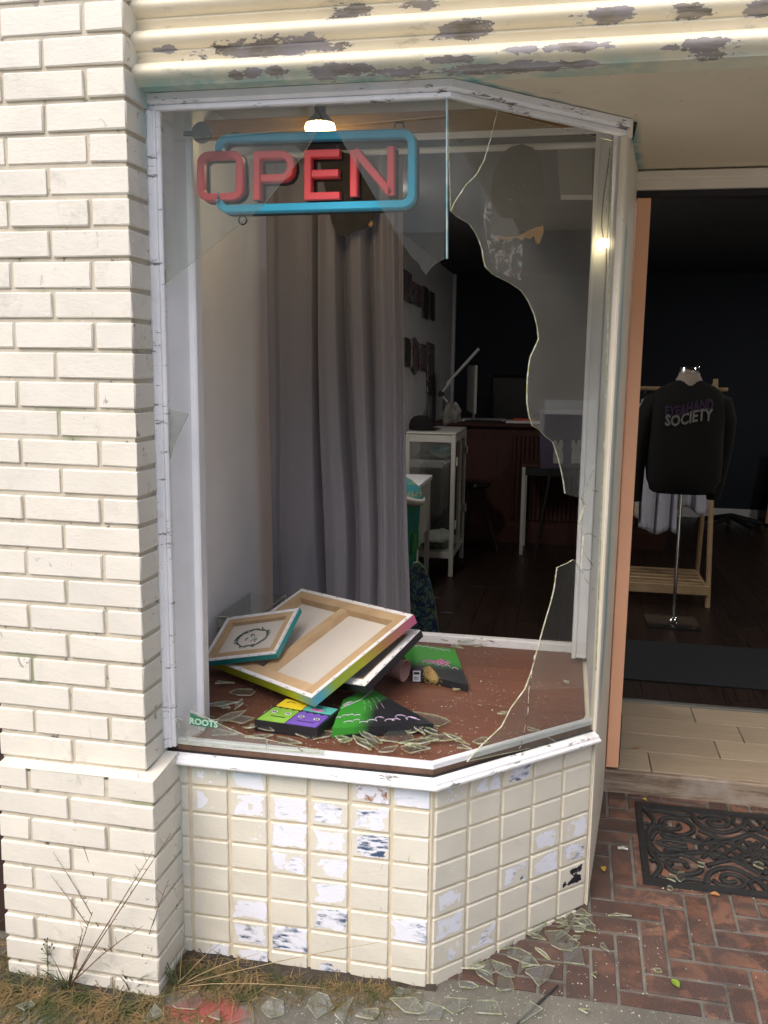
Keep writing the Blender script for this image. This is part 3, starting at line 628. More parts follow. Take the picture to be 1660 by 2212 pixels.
# ------------------------------------------------------------------ cornice of rounded ribs
prof = [(-.02, 2.3465), (.060, 2.3465)]
for k in range(7):
    z0 = 2.348+k*.0735
    prof += [(.062+.024*sin(pi*t/9)**.8+.002, z0+.004+.0475*t/9) for t in range(10)]
    prof += [(.058, z0+.0535), (.061, z0+.066), (.066, z0+.0715)]
prof += [(-.02, prof[-1][1])]
NX = 420; X0, X1 = -.757, 2.0
rings = [[Vector((X0+(X1-X0)*i/NX, -o_, z)) for o_, z in prof] for i in range(NX+1)]
m = MB(); m.loft(rings); co_ = thing('cornice', 'cream cornice of rounded ribs with peeling paint above the window', 'cornice', (0, -.05, 2.35))
o = sm(m.obj('moulding', M_CORN, co_, weld=False), 50)
PE = []                                                # peeled spots along the ribs: (u, v) sighted at the ribs' face, half length, half height
for u, v, a, b in ((575, 100, 150, 16), (660, 90, 60, 14), (355, 102, 38, 6), (545, 155, 24, 8), (595, 152, 30, 9), (510, 160, 18, 7), (700, 153, 34, 11), (745, 148, 70, 10), (1000, 62, 60, 15), (760, 18, 42, 14), (735, 32, 40, 7), (910, 4, 40, 7), (1320, 30, 55, 12),
                   (1490, 22, 40, 11), (1640, 18, 30, 10), (1530, 100, 48, 16), (1240, 103, 75, 8), (1130, 108, 40, 7), (1100, 140, 190, 7), (870, 150, 60, 6), (980, 128, 60, 6), (1250, 132, 50, 5), (1450, 103, 20, 3)):
    p = aty(u, v, -.082); PE.append((p.x, p.z, a/905, b/905))
def peel(p):
    if p.y > -.05: return 0
    best = 0
    for x, z, a, b in PE:
        dx, dz = (p.x-x)/(a*1.15), (p.z-z)/(b*1.25); d = math.sqrt(dx*dx+dz*dz)
        if d < 1.6: best = max(best, .89-.48*d)
    return best
fattr(o, 'peel', peel)
fattr(o, 'teal', lambda p: max(0, 1-(p.z-2.3465)/.030)*(1.2 if p.x < .1 else max(0, 1.2-(p.x-.1)*1.4))*(1 if p.x < .9 else 0)*(.55+.45*nz(p.x, 0, 0, 9)))
#==INTERIOR==
# ------------------------------------------------------------------ window glass
fp = thing('broken_front_pane', 'remains of the shattered front window pane hanging behind the OPEN sign corner', 'broken glass pane', (-.3, 0, .65))
def pane(pts, y0=0., parent=None, name='glass_piece', th=.005, pl_=None):
    poly = [(ats(u, v) if pl_ else aty(u, v, 0)) for u, v in pts]
    m = MB(); m.prism(poly, (-SN if pl_ else Vector((0, 1, 0))), th, 0, 1)
    o = m.obj(name, None, parent, mats=[M_GLASS, M_EDGE]); return o
pane([(679, 226), (966, 212), (960, 559), (948, 565), (938, 572), (930, 580), (921, 594), (912, 583), (903, 566), (893, 560), (871, 527), (861, 510), (800, 408), (736, 298), (700, 258)], parent=fp)
pane([(344, 238), (676, 226), (698, 262), (654, 335), (565, 447), (496, 502), (430, 556), (357, 612)], parent=fp)
pane([(359, 880), (366, 884), (408, 893), (390, 930), (372, 968), (368, 992)], parent=fp)
pane([(371, 1545), (380, 1552), (395, 1556), (411, 1536), (440, 1548), (472, 1564), (528, 1589), (560, 1594), (580, 1599), (640, 1612), (700, 1622), (700, 1628), (372, 1606)], parent=fp)
spn = thing('broken_side_pane', 'cracked splayed side pane with a large jagged hole beside the doorway', 'broken glass pane', (.2, .2, .65))
SP = [(968, 214), (1325, 304), (1318, 600), (1309, 900), (1298, 1200), (1284, 1588), (1010, 1646), (1040, 1612), (1085, 1570), (1105, 1530), (1135, 1490), (1150, 1450), (1163, 1400), (1180, 1340), (1192, 1300), (1198, 1275), (1205, 1226), (1226, 1217), (1240, 1209), (1256, 1229), (1259, 1188), (1262, 1157),
      (1252, 1129), (1265, 1090), (1256, 1076), (1240, 1072), (1222, 1066), (1219, 1042), (1215, 1021), (1207, 988), (1196, 955), (1182, 945), (1169, 931), (1151, 919), (1144, 896), (1140, 870), (1140, 840), (1141, 816), (1144, 790), (1147, 772), (1158, 748), (1165, 732), (1162, 705), (1156, 680), (1144, 652), (1128, 628), (1105, 612), (1085, 602),
      (1066, 592), (1050, 576), (1046, 560), (1043, 538), (1036, 518), (1029, 503), (1016, 484), (1000, 474), (988, 467), (975, 455)]
pane(SP, parent=spn, pl_=True)
def crack(pts, parent, s=False, r=.0011, mat=None):
    P_ = [(ats(u, v, .0012) if s else aty(u, v, -.0012)) for u, v in pts]
    out = [P_[0]]
    for a, b in zip(P_, P_[1:]):
        k = max(1, int((b-a).length/.012))
        for i in range(1, k+1):
            p = a.lerp(b, i/k); j = .0012 if i < k else 0; out.append(p+Vector((rnd.uniform(-j, j), 0, rnd.uniform(-j, j))))
    m = MB(); m.tube(out, [r*rnd.uniform(.6, 1.25) for _ in out], 5); return m.obj('crack', mat or M_EDGE, parent, smooth=True)
crack([(1075, 238), (1069, 262), (1060, 300), (1047, 345), (1033, 372), (1008, 398), (988, 428), (975, 455)], spn, True, .0016)
for c_ in ([(1256, 1076), (1268, 1050), (1280, 1020), (1292, 1000)], [(1265, 1060), (1276, 1056), (1291, 1062)], [(1262, 1155), (1275, 1152), (1287, 1160)], [(1259, 1188), (1270, 1205), (1282, 1222)], [(1257, 1230), (1270, 1232), (1283, 1226)], [(1256, 1229), (1266, 1252), (1283, 1275)],
           [(1155, 1415), (1152, 1440), (1142, 1500), (1140, 1545), (1128, 1600), (1122, 1618)], [(1180, 1590), (1200, 1602)], [(1256, 1076), (1265, 1090)], [(1318, 320), (1312, 400), (1310, 470)]): crack(c_, spn, True, .0009, M_CRACK)
for c_ in ([(380, 1552), (392, 1578), (407, 1601)], [(578, 1597), (575, 1620)], [(640, 1612), (655, 1624)]): crack(c_, fp, False, .0011, M_CRACK)
m = MB(); m.tube([aty(966, v, -.004) for v in (212, 300, 400, 500, 559)], .0028, 5); m.obj('corner_seal', leafy('teal_smeared_sealant', (.10, .26, .28), (.35, .42, .42)), fp)
# ROOTS sticker, torn across the top
sk_ = thing('torn_sticker', 'torn green sticker reading ROOTS stuck on the lower left glass', 'sticker', aty(440, 1556, -.001))
poly = [aty(u, v, -.0016) for u, v in ((411, 1540), (424, 1546), (440, 1552), (458, 1560), (470, 1566), (468, 1571), (440, 1571), (411, 1566))]
m = MB(); m.prism(poly, (0, 1, 0), .0008); m.obj('backing', plain('green_sticker_vinyl', (.03, .17, .09), .4), sk_)
def text(body, name, mat, parent, loc, size, rx=pi/2, rz=0, ry=0, sx=1, off=.0, ext=.0006, align='CENTER'):
    cu = bpy.data.curves.new(name, 'FONT'); cu.body = body; cu.size = size; cu.align_x = align; cu.offset = off; cu.extrude = ext; cu.resolution_u = 3
    t = bpy.data.objects.new(name, cu); link(t); dg = bpy.context.evaluated_depsgraph_get(); me = bpy.data.meshes.new_from_object(t.evaluated_get(dg)); bpy.data.objects.remove(t)
    me.materials.clear(); me.materials.append(mat); o = bpy.data.objects.new(name, me); link(o); o.location = loc; o.rotation_euler = (rx, ry, rz); o.scale = (sx, 1, 1); return put(o, parent)
M_MINT = plain('pale_mint_print', (.42, .62, .50), .5)
text('ROOTS', 'lettering', M_MINT, sk_, aty(440, 1567, -.003), .024, ry=.05, sx=1.05, off=.0008)
# ------------------------------------------------------------------ OPEN sign
sg = thing('open_sign', 'plastic OPEN sign with red letters in a blue rounded border hanging behind glass', 'sign', (-.35, .07, 2.16))
SY = .075
def sp(u, v): return aty(378.1+.358*u, 216+.358*v, SY)
def ribbon(pts, w, d, name, mat, closed=False, y=SY, dy=0):
    """stroke of width w along pts in the sign's plane, depth d, chamfered front"""
    P_ = [Vector(p) for p in pts]; n = len(P_); rings = []
    for i, p in enumerate(P_):
        a = P_[(i-1) % n] if (closed or i > 0) else p; b = P_[(i+1) % n] if (closed or i < n-1) else p
        d1 = (p-a).normalized() if (p-a).length > 1e-6 else (b-p).normalized(); d2 = (b-p).normalized() if (b-p).length > 1e-6 else d1
        t = (d1+d2).normalized(); s_ = Vector((-t.z, 0, t.x)); k = 1/max(.5, t.dot(d1))
        h = w/2*k; c = w*.16
        rings.append([p+s_*h+Vector((0, dy+d, 0)), p+s_*h+Vector((0, dy+c, 0)), p+s_*(h-c)+Vector((0, dy, 0)), p-s_*(h-c)+Vector((0, dy, 0)), p-s_*h+Vector((0, dy+c, 0)), p-s_*h+Vector((0, dy+d, 0))])
    if closed: rings.append(rings[0])
    m = MB(); m.loft(rings, cap=not closed); return m
def rr(u0, v0, u1, v1, r, n=5, start=None):
    """rounded rectangle centreline in sign pixels (sheared to the sign's tilt)"""
    tl, tr, br, bl = (u0, v0), (u1, v0), (u1, v1), (u0, v1); out = []
    for (cx, cy, a0) in ((u0+r, v0+r, pi), (u1-r, v0+r, 1.5*pi), (u1-r, v1-r, 0), (u0+r, v1-r, .5*pi)):
        for k in range(n+1): a = a0+.5*pi*k/n; out.append((cx+r*cos(a), cy+r*sin(a)))
    return out
sh = lambda u, v: sp(u, v-(u-700)*.028)           # the sign hangs a little tilted, right side up
w_ = .0192; bd = rr(262, 216, 1428, 646, 60)
gap = [(262, 285)]+bd[:24]                        # border runs from above the O round to below it
top = [p for p in bd[:6]]
ordered = [(262, 292)]+bd[0:6]+bd[6:12]+bd[12:18]+bd[18:24]+[(262, 596)]
ribbon([sh(*p) for p in ordered], w_*1.05, .030, '', None).obj('border', M_BLUE, sg)
ribbon([sh(p[0]+3, p[1]+4) for p in ordered], w_*1.12, .018, '', None, dy=.031).obj('border_back', M_BLACK, sg)
def letter(paths, name='letter'):
    m = MB(); b = MB()
    for pts, cl in paths:
        x = ribbon([sh(*p) for p in pts], w_, .026, '', None, cl); m.add(x.v, x.f)
        x = ribbon([sh(p[0]+4, p[1]+4) for p in pts], w_*1.15, .014, '', None, cl, dy=.027); b.add(x.v, x.f)
    o = m.obj('letter', M_RED, sg); b.obj('letter_back', M_BLACK, sg); return o
letter([(rr(152, 318, 388, 572, 48), True)])
letter([([(492, 596), (492, 325), (640, 325)]+[(640+55*sin(a), 380-55*cos(a)) for a in (.5, 1.0, 1.57)]+[(695, 412)]+[(640+55*cos(a), 412+55*sin(a)) for a in (.5, 1.0, 1.57)]+[(518, 467)], False)])
letter([([(992, 326), (800, 326), (800, 584), (992, 584)], False), ([(826, 448), (985, 448)], False)])
letter([([(1078, 592), (1078, 310)], False), ([(1084, 312), (1300, 580)], False), ([(1302, 592), (1302, 296)], False)])
for u, v in ((1345, 172), (350, 208)):
    p = sh(u, v); m = MB(); m.tube([p+Vector((-.012, .02, 0)), p+Vector((-.008, .02, .012)), p+Vector((.008, .02, .012)), p+Vector((.012, .02, 0))], .003, 6); m.obj('hanger', M_BLACK, sg)
p = sh(385, 705); m = MB(); m.tube([p+Vector((.011*cos(a), .03, .011*sin(a))) for a in [2*pi*k/12 for k in range(13)]], .0022, 6); m.obj('ring', M_BLACK, sg)
p = aty(437, 287, .012); sc_ = thing('suction_cup', 'black round suction cup with pull tab on the upper left glass', 'suction cup', p)
m = MB(); m.lathe([(.026, -.004), (.026, .0), (.018, .010), (.008, .016), (.0, .017)], p, 18, M=Matrix.Rotation(-pi/2, 4, 'X')); sm(m.obj('cup', M_BLACK, sc_), 40)
m = MB(); m.bev((p.x-.05, p.y-.001, p.z-.006), (p.x-.020, p.y+.004, p.z+.006), .0015); m.obj('tab', M_BLACK, sc_)
# ------------------------------------------------------------------ lamps
lp = aty(692, 275, .60); lm = thing('ceiling_spot_lamp', 'lit spot lamp with warm white bulb behind the OPEN sign', 'lamp', lp)
m = MB(); m.lathe([(.0, -.042), (.022, -.038), (.040, -.024), (.048, -.004), (.044, .010)], lp, 20); sm(m.obj('bulb', emit('warm_lit_bulb', (1, .70, .30), 9), lm), 60)
m = MB(); m.lathe([(.045, .008), (.034, .024), (.018, .040), (.016, .085), (.0, .09)], lp, 18); sm(m.obj('lamp_holder', M_BLACK, lm), 40)
m = MB(); m.tube([lp+Vector((0, 0, .085)), (lp.x, lp.y, 2.52)], .005, 8); m.obj('stem', M_BLACK, lm)
pl_ = bpy.data.lights.new('bulb_light', 'POINT'); pl_.energy = .5; pl_.color = (1, .82, .55); pl_.shadow_soft_size = .05; po = bpy.data.objects.new('bulb_light', pl_); link(po); po.location = lp+Vector((0, -.0, -.085))
lp2 = aty(1303, 526, .965); sl2 = thing('string_light', 'small glowing bulb on a hanging cord against the right window post', 'string light', lp2)
m = MB(); m.lathe([(.0, -.020), (.012, -.016), (.018, -.004), (.014, .010), (.007, .018), (.0, .020)], lp2, 14, M=Matrix.Rotation(1.2, 4, 'Y')); sm(m.obj('bulb', emit('small_warm_bulb', (1, .80, .45), 9), sl2), 60)
m = MB(); m.tube([aty(u, v, .985) for u, v in ((1318, 330), (1312, 370), (1305, 420), (1301, 460), (1300, 490), (1304, 515), (1310, 540), (1311, 600))], .002, 6); m.obj('cord', plain('brown_cord', (.16, .13, .10), .5), sl2)
# ------------------------------------------------------------------ header boards, rod, curtain
hb = thing('header_board', 'amber brown wooden board across the top of the display window', 'wooden board', (-.2, .7, 2.43))
box('plank', (-.899, .70, 2.408), (.405, .722, 2.468), M_HEAD, hb, .002)
wt = thing('white_top_rail', 'white painted rail above the curtain rod at the display back', 'rail', (-.2, 1.1, 2.49)); box('rail', (-.899, 1.088, 2.478), (.4, 1.105, 2.512), M_WHITE, wt, .003)
rod = thing('curtain_rod', 'thin white curtain rod running across the back of the display', 'curtain rod', (-.2, 1.12, 2.447))
m = MB(); m.tube([(-.899, 1.12, 2.447), (.409, 1.12, 2.447)], .011, 10); sm(m.obj('rod', M_WHITE, rod), 60)
ct = thing('curtain', 'grey mauve satin curtain hanging in deep folds at the display back', 'curtain', (-.55, 1.12, 2.44))
NU, NV = 240, 60; vs = []
FOL = [(0, 0), (.05, -.25), (.10, .15), (.22, .10), (.33, -.12), (.37, -1.0), (.405, .55), (.47, .9), (.52, .7), (.555, -1.0), (.60, -.1), (.64, .9), (.70, 1.0), (.745, -.6), (.79, .3), (.84, .5), (.89, .2), (.93, .55), (.965, -.1), (1, .1)]
def fold(t):
    t = min(max(t, 0), 1)
    for (a, x), (b, y) in zip(FOL, FOL[1:]):
        if t <= b: k = (t-a)/(b-a); k = k*k*(3-2*k); return x+(y-x)*k
    return FOL[-1][1]
for j in range(NV+1):
    s = j/NV; z = 2.438-s*(2.438-.667)
    for i in range(NU+1):
        t = i/NU; tw = t+.020*sin(s*3.1+t*5)*s+.02*math.exp(-((s-.78)/.16)**2)*sin(6*t+1.0)
        x = -.838+t*(.520+.072*s**1.6)+.012*sin(t*9+s*2.4)*s
        y = 1.145-.050*fold(tw)*(.8+.25*s)-.0025*sin(t*37+s*3.5)-.002*nz(t*9, s*7, 0, 1.5)-.012*s*sin(t*14+5*s)
        if s > .8: y -= .018*((s-.8)/.2)*sin(t*21+4*s)
        vs.append((x, y, z))
fs = [(j*(NU+1)+i, j*(NU+1)+i+1, (j+1)*(NU+1)+i+1, (j+1)*(NU+1)+i) for j in range(NV) for i in range(NU)]
o = mo('cloth', vs, fs, M_CURT, ct, True); sd_ = o.modifiers.new('thick', 'SOLIDIFY'); sd_.thickness = .0015
# ------------------------------------------------------------------ hanging decks and stand-ins for pane reflections
def deck(name, label, pts, y, tilt, mat, split=None, th=.010):
    P_ = [aty(u, v, y) for u, v in pts]; c = sum(P_, Vector())/len(P_); t = thing(name, label, 'skateboard deck', c)
    M = Matrix.Translation(c) @ Matrix.Rotation(tilt, 4, 'Z') @ Matrix.Translation(-c)
    m = MB(); m.prism([M @ p for p in P_], M.to_3x3() @ Vector((0, 1, 0)), th); m.obj('board', mat, t)
    if split:
        Q = [M @ aty(u, v, y) for u, v in split]; m = MB(); m.prism([q_+M.to_3x3() @ Vector((0, .002, 0)) for q_ in Q], M.to_3x3() @ Vector((0, 1, 0)), .006); m.obj('splinter', M_SPLIT, t)
    return t, M
d1, M1 = deck('broken_skateboard_deck', 'upper half of a snapped dark skateboard deck with orange splintered lower edge', [(1062, 505), (1062, 420), (1068, 365), (1082, 335), (1103, 318), (1128, 311), (1152, 318), (1168, 340), (1175, 375), (1176, 430), (1175, 486), (1160, 490), (1140, 498), (1120, 510), (1090, 512)], 1.05, .12, M_DECK,
     [(1075, 511), (1090, 508), (1108, 513), (1116, 498), (1124, 505), (1130, 486), (1138, 496), (1146, 483), (1153, 492), (1160, 488), (1174, 480), (1175, 500), (1166, 526), (1159, 524), (1154, 508), (1146, 516), (1136, 512), (1128, 519), (1118, 512), (1100, 517), (1082, 517)])
bo = MB()
for u, v in ((1107, 400), (1131, 400), (1105, 432), (1129, 432)):
    p = aty(u, v, 1.049); bo.lathe([(.0032, -.001), (.0032, .001), (0, .0015)], M1 @ p, 8, M=Matrix.Rotation(pi/2, 4, 'X'))
bo.obj('bolt_heads', M_CHROME, d1)
deck('broken_skateboard_deck', 'lower half of a snapped dark skateboard deck below the OPEN sign', [(690, 332), (748, 330), (800, 345), (812, 440), (806, 470), (790, 490), (765, 500), (742, 510), (729, 505), (718, 480), (710, 440)], 1.06, .1, M_DECK, [(786, 468), (800, 470), (806, 482), (800, 490), (792, 482)])
deck('reflection_cutout', 'splotchy cut-out standing in for a pane reflection by the jagged hole top edge', [(1052, 438), (1070, 432), (1090, 455), (1108, 495), (1130, 530), (1127, 604), (1100, 596), (1075, 585), (1062, 560), (1052, 515), (1046, 470)], 1.16, .2, M_REFL)  # solid cut-out painted like a reflection in the side pane
hp = thing('reflection_panel', 'grey white panel standing in for a reflection high beside the right post', 'board', aty(1240, 375, 1.3)); m = MB(); m.prism([aty(u, v, 1.3) for u, v in ((1203, 320), (1280, 318), (1280, 430), (1212, 430))], (0, 1, 0), .02); m.obj('panel', M_GREYP, hp); m = MB(); m.prism([aty(u, v, 1.298) for u, v in ((1212, 421), (1280, 421), (1280, 431), (1212, 431))], (0, 1, 0), .001); m.obj('lower_edge', M_WHITE, hp)  # pale panel built in place of a reflection on the glass
# ------------------------------------------------------------------ wall art decks on the left shop wall (thin boards hung in two rows)
WX = -.90
def wart(u0, u1, v0, v1, sl, mat, nm, lab, pointy=False):
    u1 -= (u1-u0)*.22; P_ = [on(u, v, (1, 0, 0), WX+.006) for u, v in ((u0, v0), (u1, v0+sl), (u1, v1+sl), (u0, v1))]
    if pointy:
        a, b, c, d = P_; P_ = [a.lerp(d, .12), a.lerp(b, .5), b.lerp(c, .12), b.lerp(c, .85), d.lerp(c, .5), a.lerp(d, .85)]
    t = thing(nm, lab, 'wall art', sum(P_, Vector())/len(P_), 'small art boards on the left shop wall'); m = MB(); m.prism(P_, (1, 0, 0), .012); m.obj('board', mat, t)
L_ = 'printed art board hung on the white wall right of the curtain, '
wart(868, 893, 580, 645, 12, M_STICK, 'wall_art_board', L_+'red topped, upper row leftmost'); wart(890, 913, 608, 655, 10, M_STICK, 'wall_art_board', L_+'pale red printed, upper row second')
wart(913, 925, 617, 685, 6, M_STICK2, 'wall_art_board', L_+'dark narrow one in upper row'); wart(927, 940, 628, 688, 6, M_STICK2, 'wall_art_board', L_+'rightmost of the upper row')
wart(872, 886, 728, 790, 4, M_STICK2, 'wall_art_board', L_+'lower row leftmost, dark'); wart(888, 905, 726, 808, 4, M_STICK, 'wall_art_board', L_+'lower row, pointed oval shape', True)
wart(906, 924, 742, 800, 4, M_STICK, 'wall_art_board', L_+'lower row third, red topped'); wart(922, 941, 738, 848, 6, M_STICK, 'wall_art_board', L_+'longest of the lower row')
# ------------------------------------------------------------------ glass display cabinet
cx0, cx1, cy0, cy1, cz1 = -.803, -.447, 4.02, 4.70, 1.215
cb = thing('display_cabinet', 'cream metal cabinet with glass sides standing by the white wall', 'display cabinet', (-.62, 4.3, FZ)); lw = .032
for x in (cx0, cx1-lw):
    for y in (cy0, cy1-lw): box('leg', (x, y, FZ), (x+lw, y+lw, cz1-.0), M_CABM, cb, .005)
box('top', (cx0+.001, cy0+.001, cz1+.001), (cx1-.001, cy1-.001, cz1+.018), M_CABM, cb, .006)
for z0, z1 in ((cz1-.05, cz1-.001), (.34, .385)):
    for a, b in (((cx0+lw, cy0+.003), (cx1-lw, cy0+.02)), ((cx0+.003, cy0+lw), (cx0+.02, cy1-lw)), ((cx1-.02, cy0+lw), (cx1-.003, cy1-lw)), ((cx0+lw, cy1-.02), (cx1-lw, cy1-.003))): box('rail', (*a, z0), (*b, z1), M_CABM, cb)
box('bottom_shelf', (cx0+.02, cy0+.021, .37), (cx1-.021, cy1-.021, .384), M_CABM, cb); box('glass_shelf', (cx0+.02, cy0+.03, 1.03), (cx1-.021, cy1-.03, 1.036), M_GLASS, cb)
m = MB(); m.box((cx0+lw, cy0+.008, .386), (cx1-lw, cy0+.011, cz1-.051)); m.box((cx1-.012, cy0+lw, .386), (cx1-.009, cy1-lw, cz1-.051)); m.obj('glass_sides', M_GLASS, cb)
for z in (1.13, .45): box('door_mullion' if z > 1 else 'hinge', (cx1-.008, 4.34 if z > 1 else 4.06, .387 if z > 1 else .44), (cx1+.004, 4.37 if z > 1 else 4.08, cz1-.052 if z > 1 else .50), M_CABM, cb)
for z in (1.0, .55): box('hinge', (cx1+.001, 4.045, z), (cx1+.012, 4.075, z+.06), M_CABM, cb, .003); box('hinge', (cx1+.001, 4.66, z+.03), (cx1+.014, 4.69, z+.09), M_CABM, cb, .003)
def blob(c, rx, ry, rz, seed, n=14, amp=.25, flat=True):
    m = MB(); prof = []
    for j in range(1, n//2+1):
        a = pi*j/(n//2+1); prof.append([Vector((rx*sin(a)*cos(2*pi*k/n)*(1+amp*nz(cos(2*pi*k/n)*1.7, sin(2*pi*k/n)*1.7, a+seed)), ry*sin(a)*sin(2*pi*k/n)*(1+amp*nz(sin(k), a, seed)), rz*cos(a)*(1+amp*nz(k*.7, seed, a)))) for k in range(n)])
    m.loft([[Vector(c)+p for p in r] for r in prof][::-1]); return m
t = thing('folded_cloth', 'crumpled white cloth on the bottom shelf of the glass cabinet', 'cloth', (-.58, 4.3, .385)); sm(blob((-.60, 4.34, .435), .12, .12, .05, 3, 18, .5).obj('cloth', M_CABM, t), 60)
t = thing('folded_cloth', 'olive green cloth lying on the cabinet bottom shelf', 'cloth', (-.58, 4.12, .385)); sm(blob((-.60, 4.15, .405), .11, .07, .02, 9, 18, .4).obj('cloth', M_OLIVE, t), 60)
t = thing('glass_ornaments', 'pale bundle of trinkets on the cabinet glass shelf', 'trinkets', (-.62, 4.25, 1.036)); sm(blob((-.62, 4.25, 1.06), .12, .09, .025, 5, 18, .6).obj('bundle', M_GREYP, t), 60)
t = thing('baseball_cap', 'black baseball cap resting on top of the glass cabinet', 'cap', (-.72, 4.25, 1.235))
c = Vector((-.725, 4.22, 1.235)); m = MB(); m.lathe([(.088, .0), (.090, .03), (.080, .068), (.055, .094), (.02, .104), (0, .105)], c, 20); sm(m.obj('crown', M_SWEAT, t), 60)
m = MB(); rings = [[c+Vector((.070+d*1.0, -.075+.15*k/10, .012+.012*sin(pi*k/10)-d*.12)) for k in range(11)] for d in (0, .03, .06)]; rings[2] = [c+Vector((.07+.075*sin(pi*k/10)**.6, -.07+.14*k/10, .006+.010*sin(pi*k/10))) for k in range(11)]
m.loft(rings, cap=False, closed=False); o = m.obj('brim', M_SWEAT, t); md = o.modifiers.new('t', 'SOLIDIFY'); md.thickness = .004
# small white side table, bin, board
t = thing('white_side_table', 'white box table half hidden behind the curtain edge', 'side table', (-.75, 3.5, FZ)); box('body', (-.89, 3.30, .60), (-.585, 3.8, .93), M_CABM, t, .006); box('table_top', (-.895, 3.28, .931), (-.575, 3.81, .96), M_WHITE, t, .004)
for x in (-.88, -.615):
    for y in (3.31, 3.76): box('leg', (x, y, FZ), (x+.03, y+.03, .60), M_CABM, t)
t = thing('painted_bin', 'teal painted bin with yellow swirl on its white rimmed lid', 'bin', (-.60, 3.0, FZ))
c = Vector((-.655, 2.98, 0)); m = MB(); m.lathe([(.10, FZ), (.115, .55), (.135, .92), (0, .921)], c, 20); sm(m.obj('body', M_BINP, t), 50)
Mt = Matrix.Rotation(.35, 4, 'Y'); m = MB(); m.lathe([(.145, -.02), (.165, .0), (.165, .02), (.155, .03)], c+Vector((0, 0, .94)), 22, M=Mt); sm(m.obj('rim', M_CABM, t), 50); m = MB(); m.lathe([(.150, .028), (.12, .07), (.06, .10), (0, .105)], c+Vector((0, 0, .94)), 22, M=Mt); sm(m.obj('lid', M_BINL, t), 60)
box('handle', (-.56, 2.90, .60), (-.535, 3.03, .72), plain('green_plastic', (.03, .20, .06), .5), t, .006)
sbp = [(885, 1230), (892, 1217), (903, 1215), (917, 1228), (930, 1262), (940, 1310), (948, 1370), (885, 1370)]
t = thing('swirl_board', 'pointed board painted with blue green swirls leaning beside the curtain', 'painted board', aty(920, 1365, 1.9)); m = MB(); m.prism([aty(u, v, 1.9) for u, v in sbp], (0, 1, 0), .03); m.obj('board', M_SURF, t)
# ------------------------------------------------------------------ counter with things on it
cn = thing('shop_counter', 'dark red brown counter with grooved panelling at the shop back', 'counter', (.3, 5.6, FZ))
box('body', (-.72, 5.46, FZ), (1.15, 6.1, 1.19), M_CNTR, cn); box('counter_top', (-.80, 5.40, 1.191), (1.2, 6.15, 1.225), M_CNTR, cn, .006); box('plinth', (-.70, 5.445, FZ), (1.14, 5.459, .34), M_CNTR, cn)
for k in range(34):
    x = -.12+k*.036; shared('panel_board', 'pb', lambda: bevbox(.031, .016, .72, .006), M_CNTR, (x, 5.450, .76), cn)
t = thing('desk_lamp', 'white jointed desk lamp with a bar arm on the counter', 'desk lamp', (-.63, 5.6, 1.225))
A, B, C_ = aty(1035, 753, 5.6), aty(965, 830, 5.6), aty(953, 851, 5.6); D = Vector((-.60, 5.6, 1.245))
m = MB(); m.tube([A, B], .013, 6); m.obj('light_bar', M_WHITE, t); m = MB(); m.tube([aty(975, 822, 5.59), C_], .011, 6).tube([C_, D], .009, 6); m.obj('arm', M_WHITE, t)
m = MB(); m.tube([C_+Vector((0, -.02, 0)), C_+Vector((0, .02, 0))], .026, 12); m.obj('joint', M_BLACK, t); m = MB(); m.lathe([(.08, 1.225), (.08, 1.24), (.0, 1.246)], (-.60, 5.6, 0), 16); m.obj('base', M_WHITE, t)
t = thing('computer_monitor', 'thin grey computer monitor seen edge on upon the counter', 'monitor', (-.50, 5.75, 1.225))
Mo = Matrix.Translation((-.525, 5.75, 0)) @ Matrix.Rotation(radians(-78), 4, 'Z'); m = MB(); m.bev((-.30, -.012, 1.29), (.30, .012, 1.70), .006, M=Mo); m.obj('screen', M_CABM, t); m = MB(); m.bev((-.03, .012, 1.24), (.03, .03, 1.5), .004, M=Mo).bev((-.12, -.06, 1.225), (.12, .11, 1.238), .004, M=Mo); m.obj('stand', M_CABM, t)
t = thing('office_chair', 'black high backed chair barely visible behind the counter', 'chair', (-.2, 6.4, FZ)); m = MB(); m.bev((-.42, 6.35, .9), (-.02, 6.43, 1.62), .03); m.obj('backrest', M_BLACK, t); m = MB(); m.bev((-.45, 6.2, .62), (.0, 6.66, .70), .03); m.obj('seat', M_BLACK, t); m = MB(); m.tube([(-.22, 6.4, FZ), (-.22, 6.4, .62)], .03, 8); m.obj('post', M_BLACK, t)
t = thing('plastic_bag', 'crumpled clear plastic bag hanging over the counter edge', 'plastic bag', (-.66, 5.40, 1.2)); sm(blob((-.665, 5.42, 1.29), .085, .06, .085, 21, 18, .7).obj('bag', M_PLASTIC, t), 50)
for nm, lab, a, b, mt in (('magazine', 'dark magazine lying open on the counter', (-.55, 5.44, 1.2252), (-.25, 5.60, 1.237), M_BLACK), ('paper_stack', 'stack of white paper under an orange booklet on the counter', (-.20, 5.43, 1.2252), (.10, 5.62, 1.245), M_PAPER),
                          ('booklet', 'orange booklet on the white paper stack on the counter', (-.14, 5.45, 1.2455), (.04, 5.58, 1.262), plain('orange_cover', (.55, .09, .04), .4)), ('paper_stack', 'loose grey papers beside the desk lamp', (-.52, 5.61, 1.2252), (-.22, 5.8, 1.243), M_GREYP)):
    t = thing(nm, lab, nm.replace('_', ' '), ((a[0]+b[0])/2, (a[1]+b[1])/2, a[2])); box('cover' if nm != 'paper_stack' else 'sheets', a, b, mt, t, .002)
t = thing('small_desk', 'small dark desk with a pale metal leg before the counter', 'desk', (.25, 5.0, FZ))
box('desk_top', (-.03, 4.93, .915), (.75, 5.38, .935), M_CNTR, t, .003); box('drawer', (.0, 4.95, .845), (.72, 5.36, .914), M_BLACK, t)
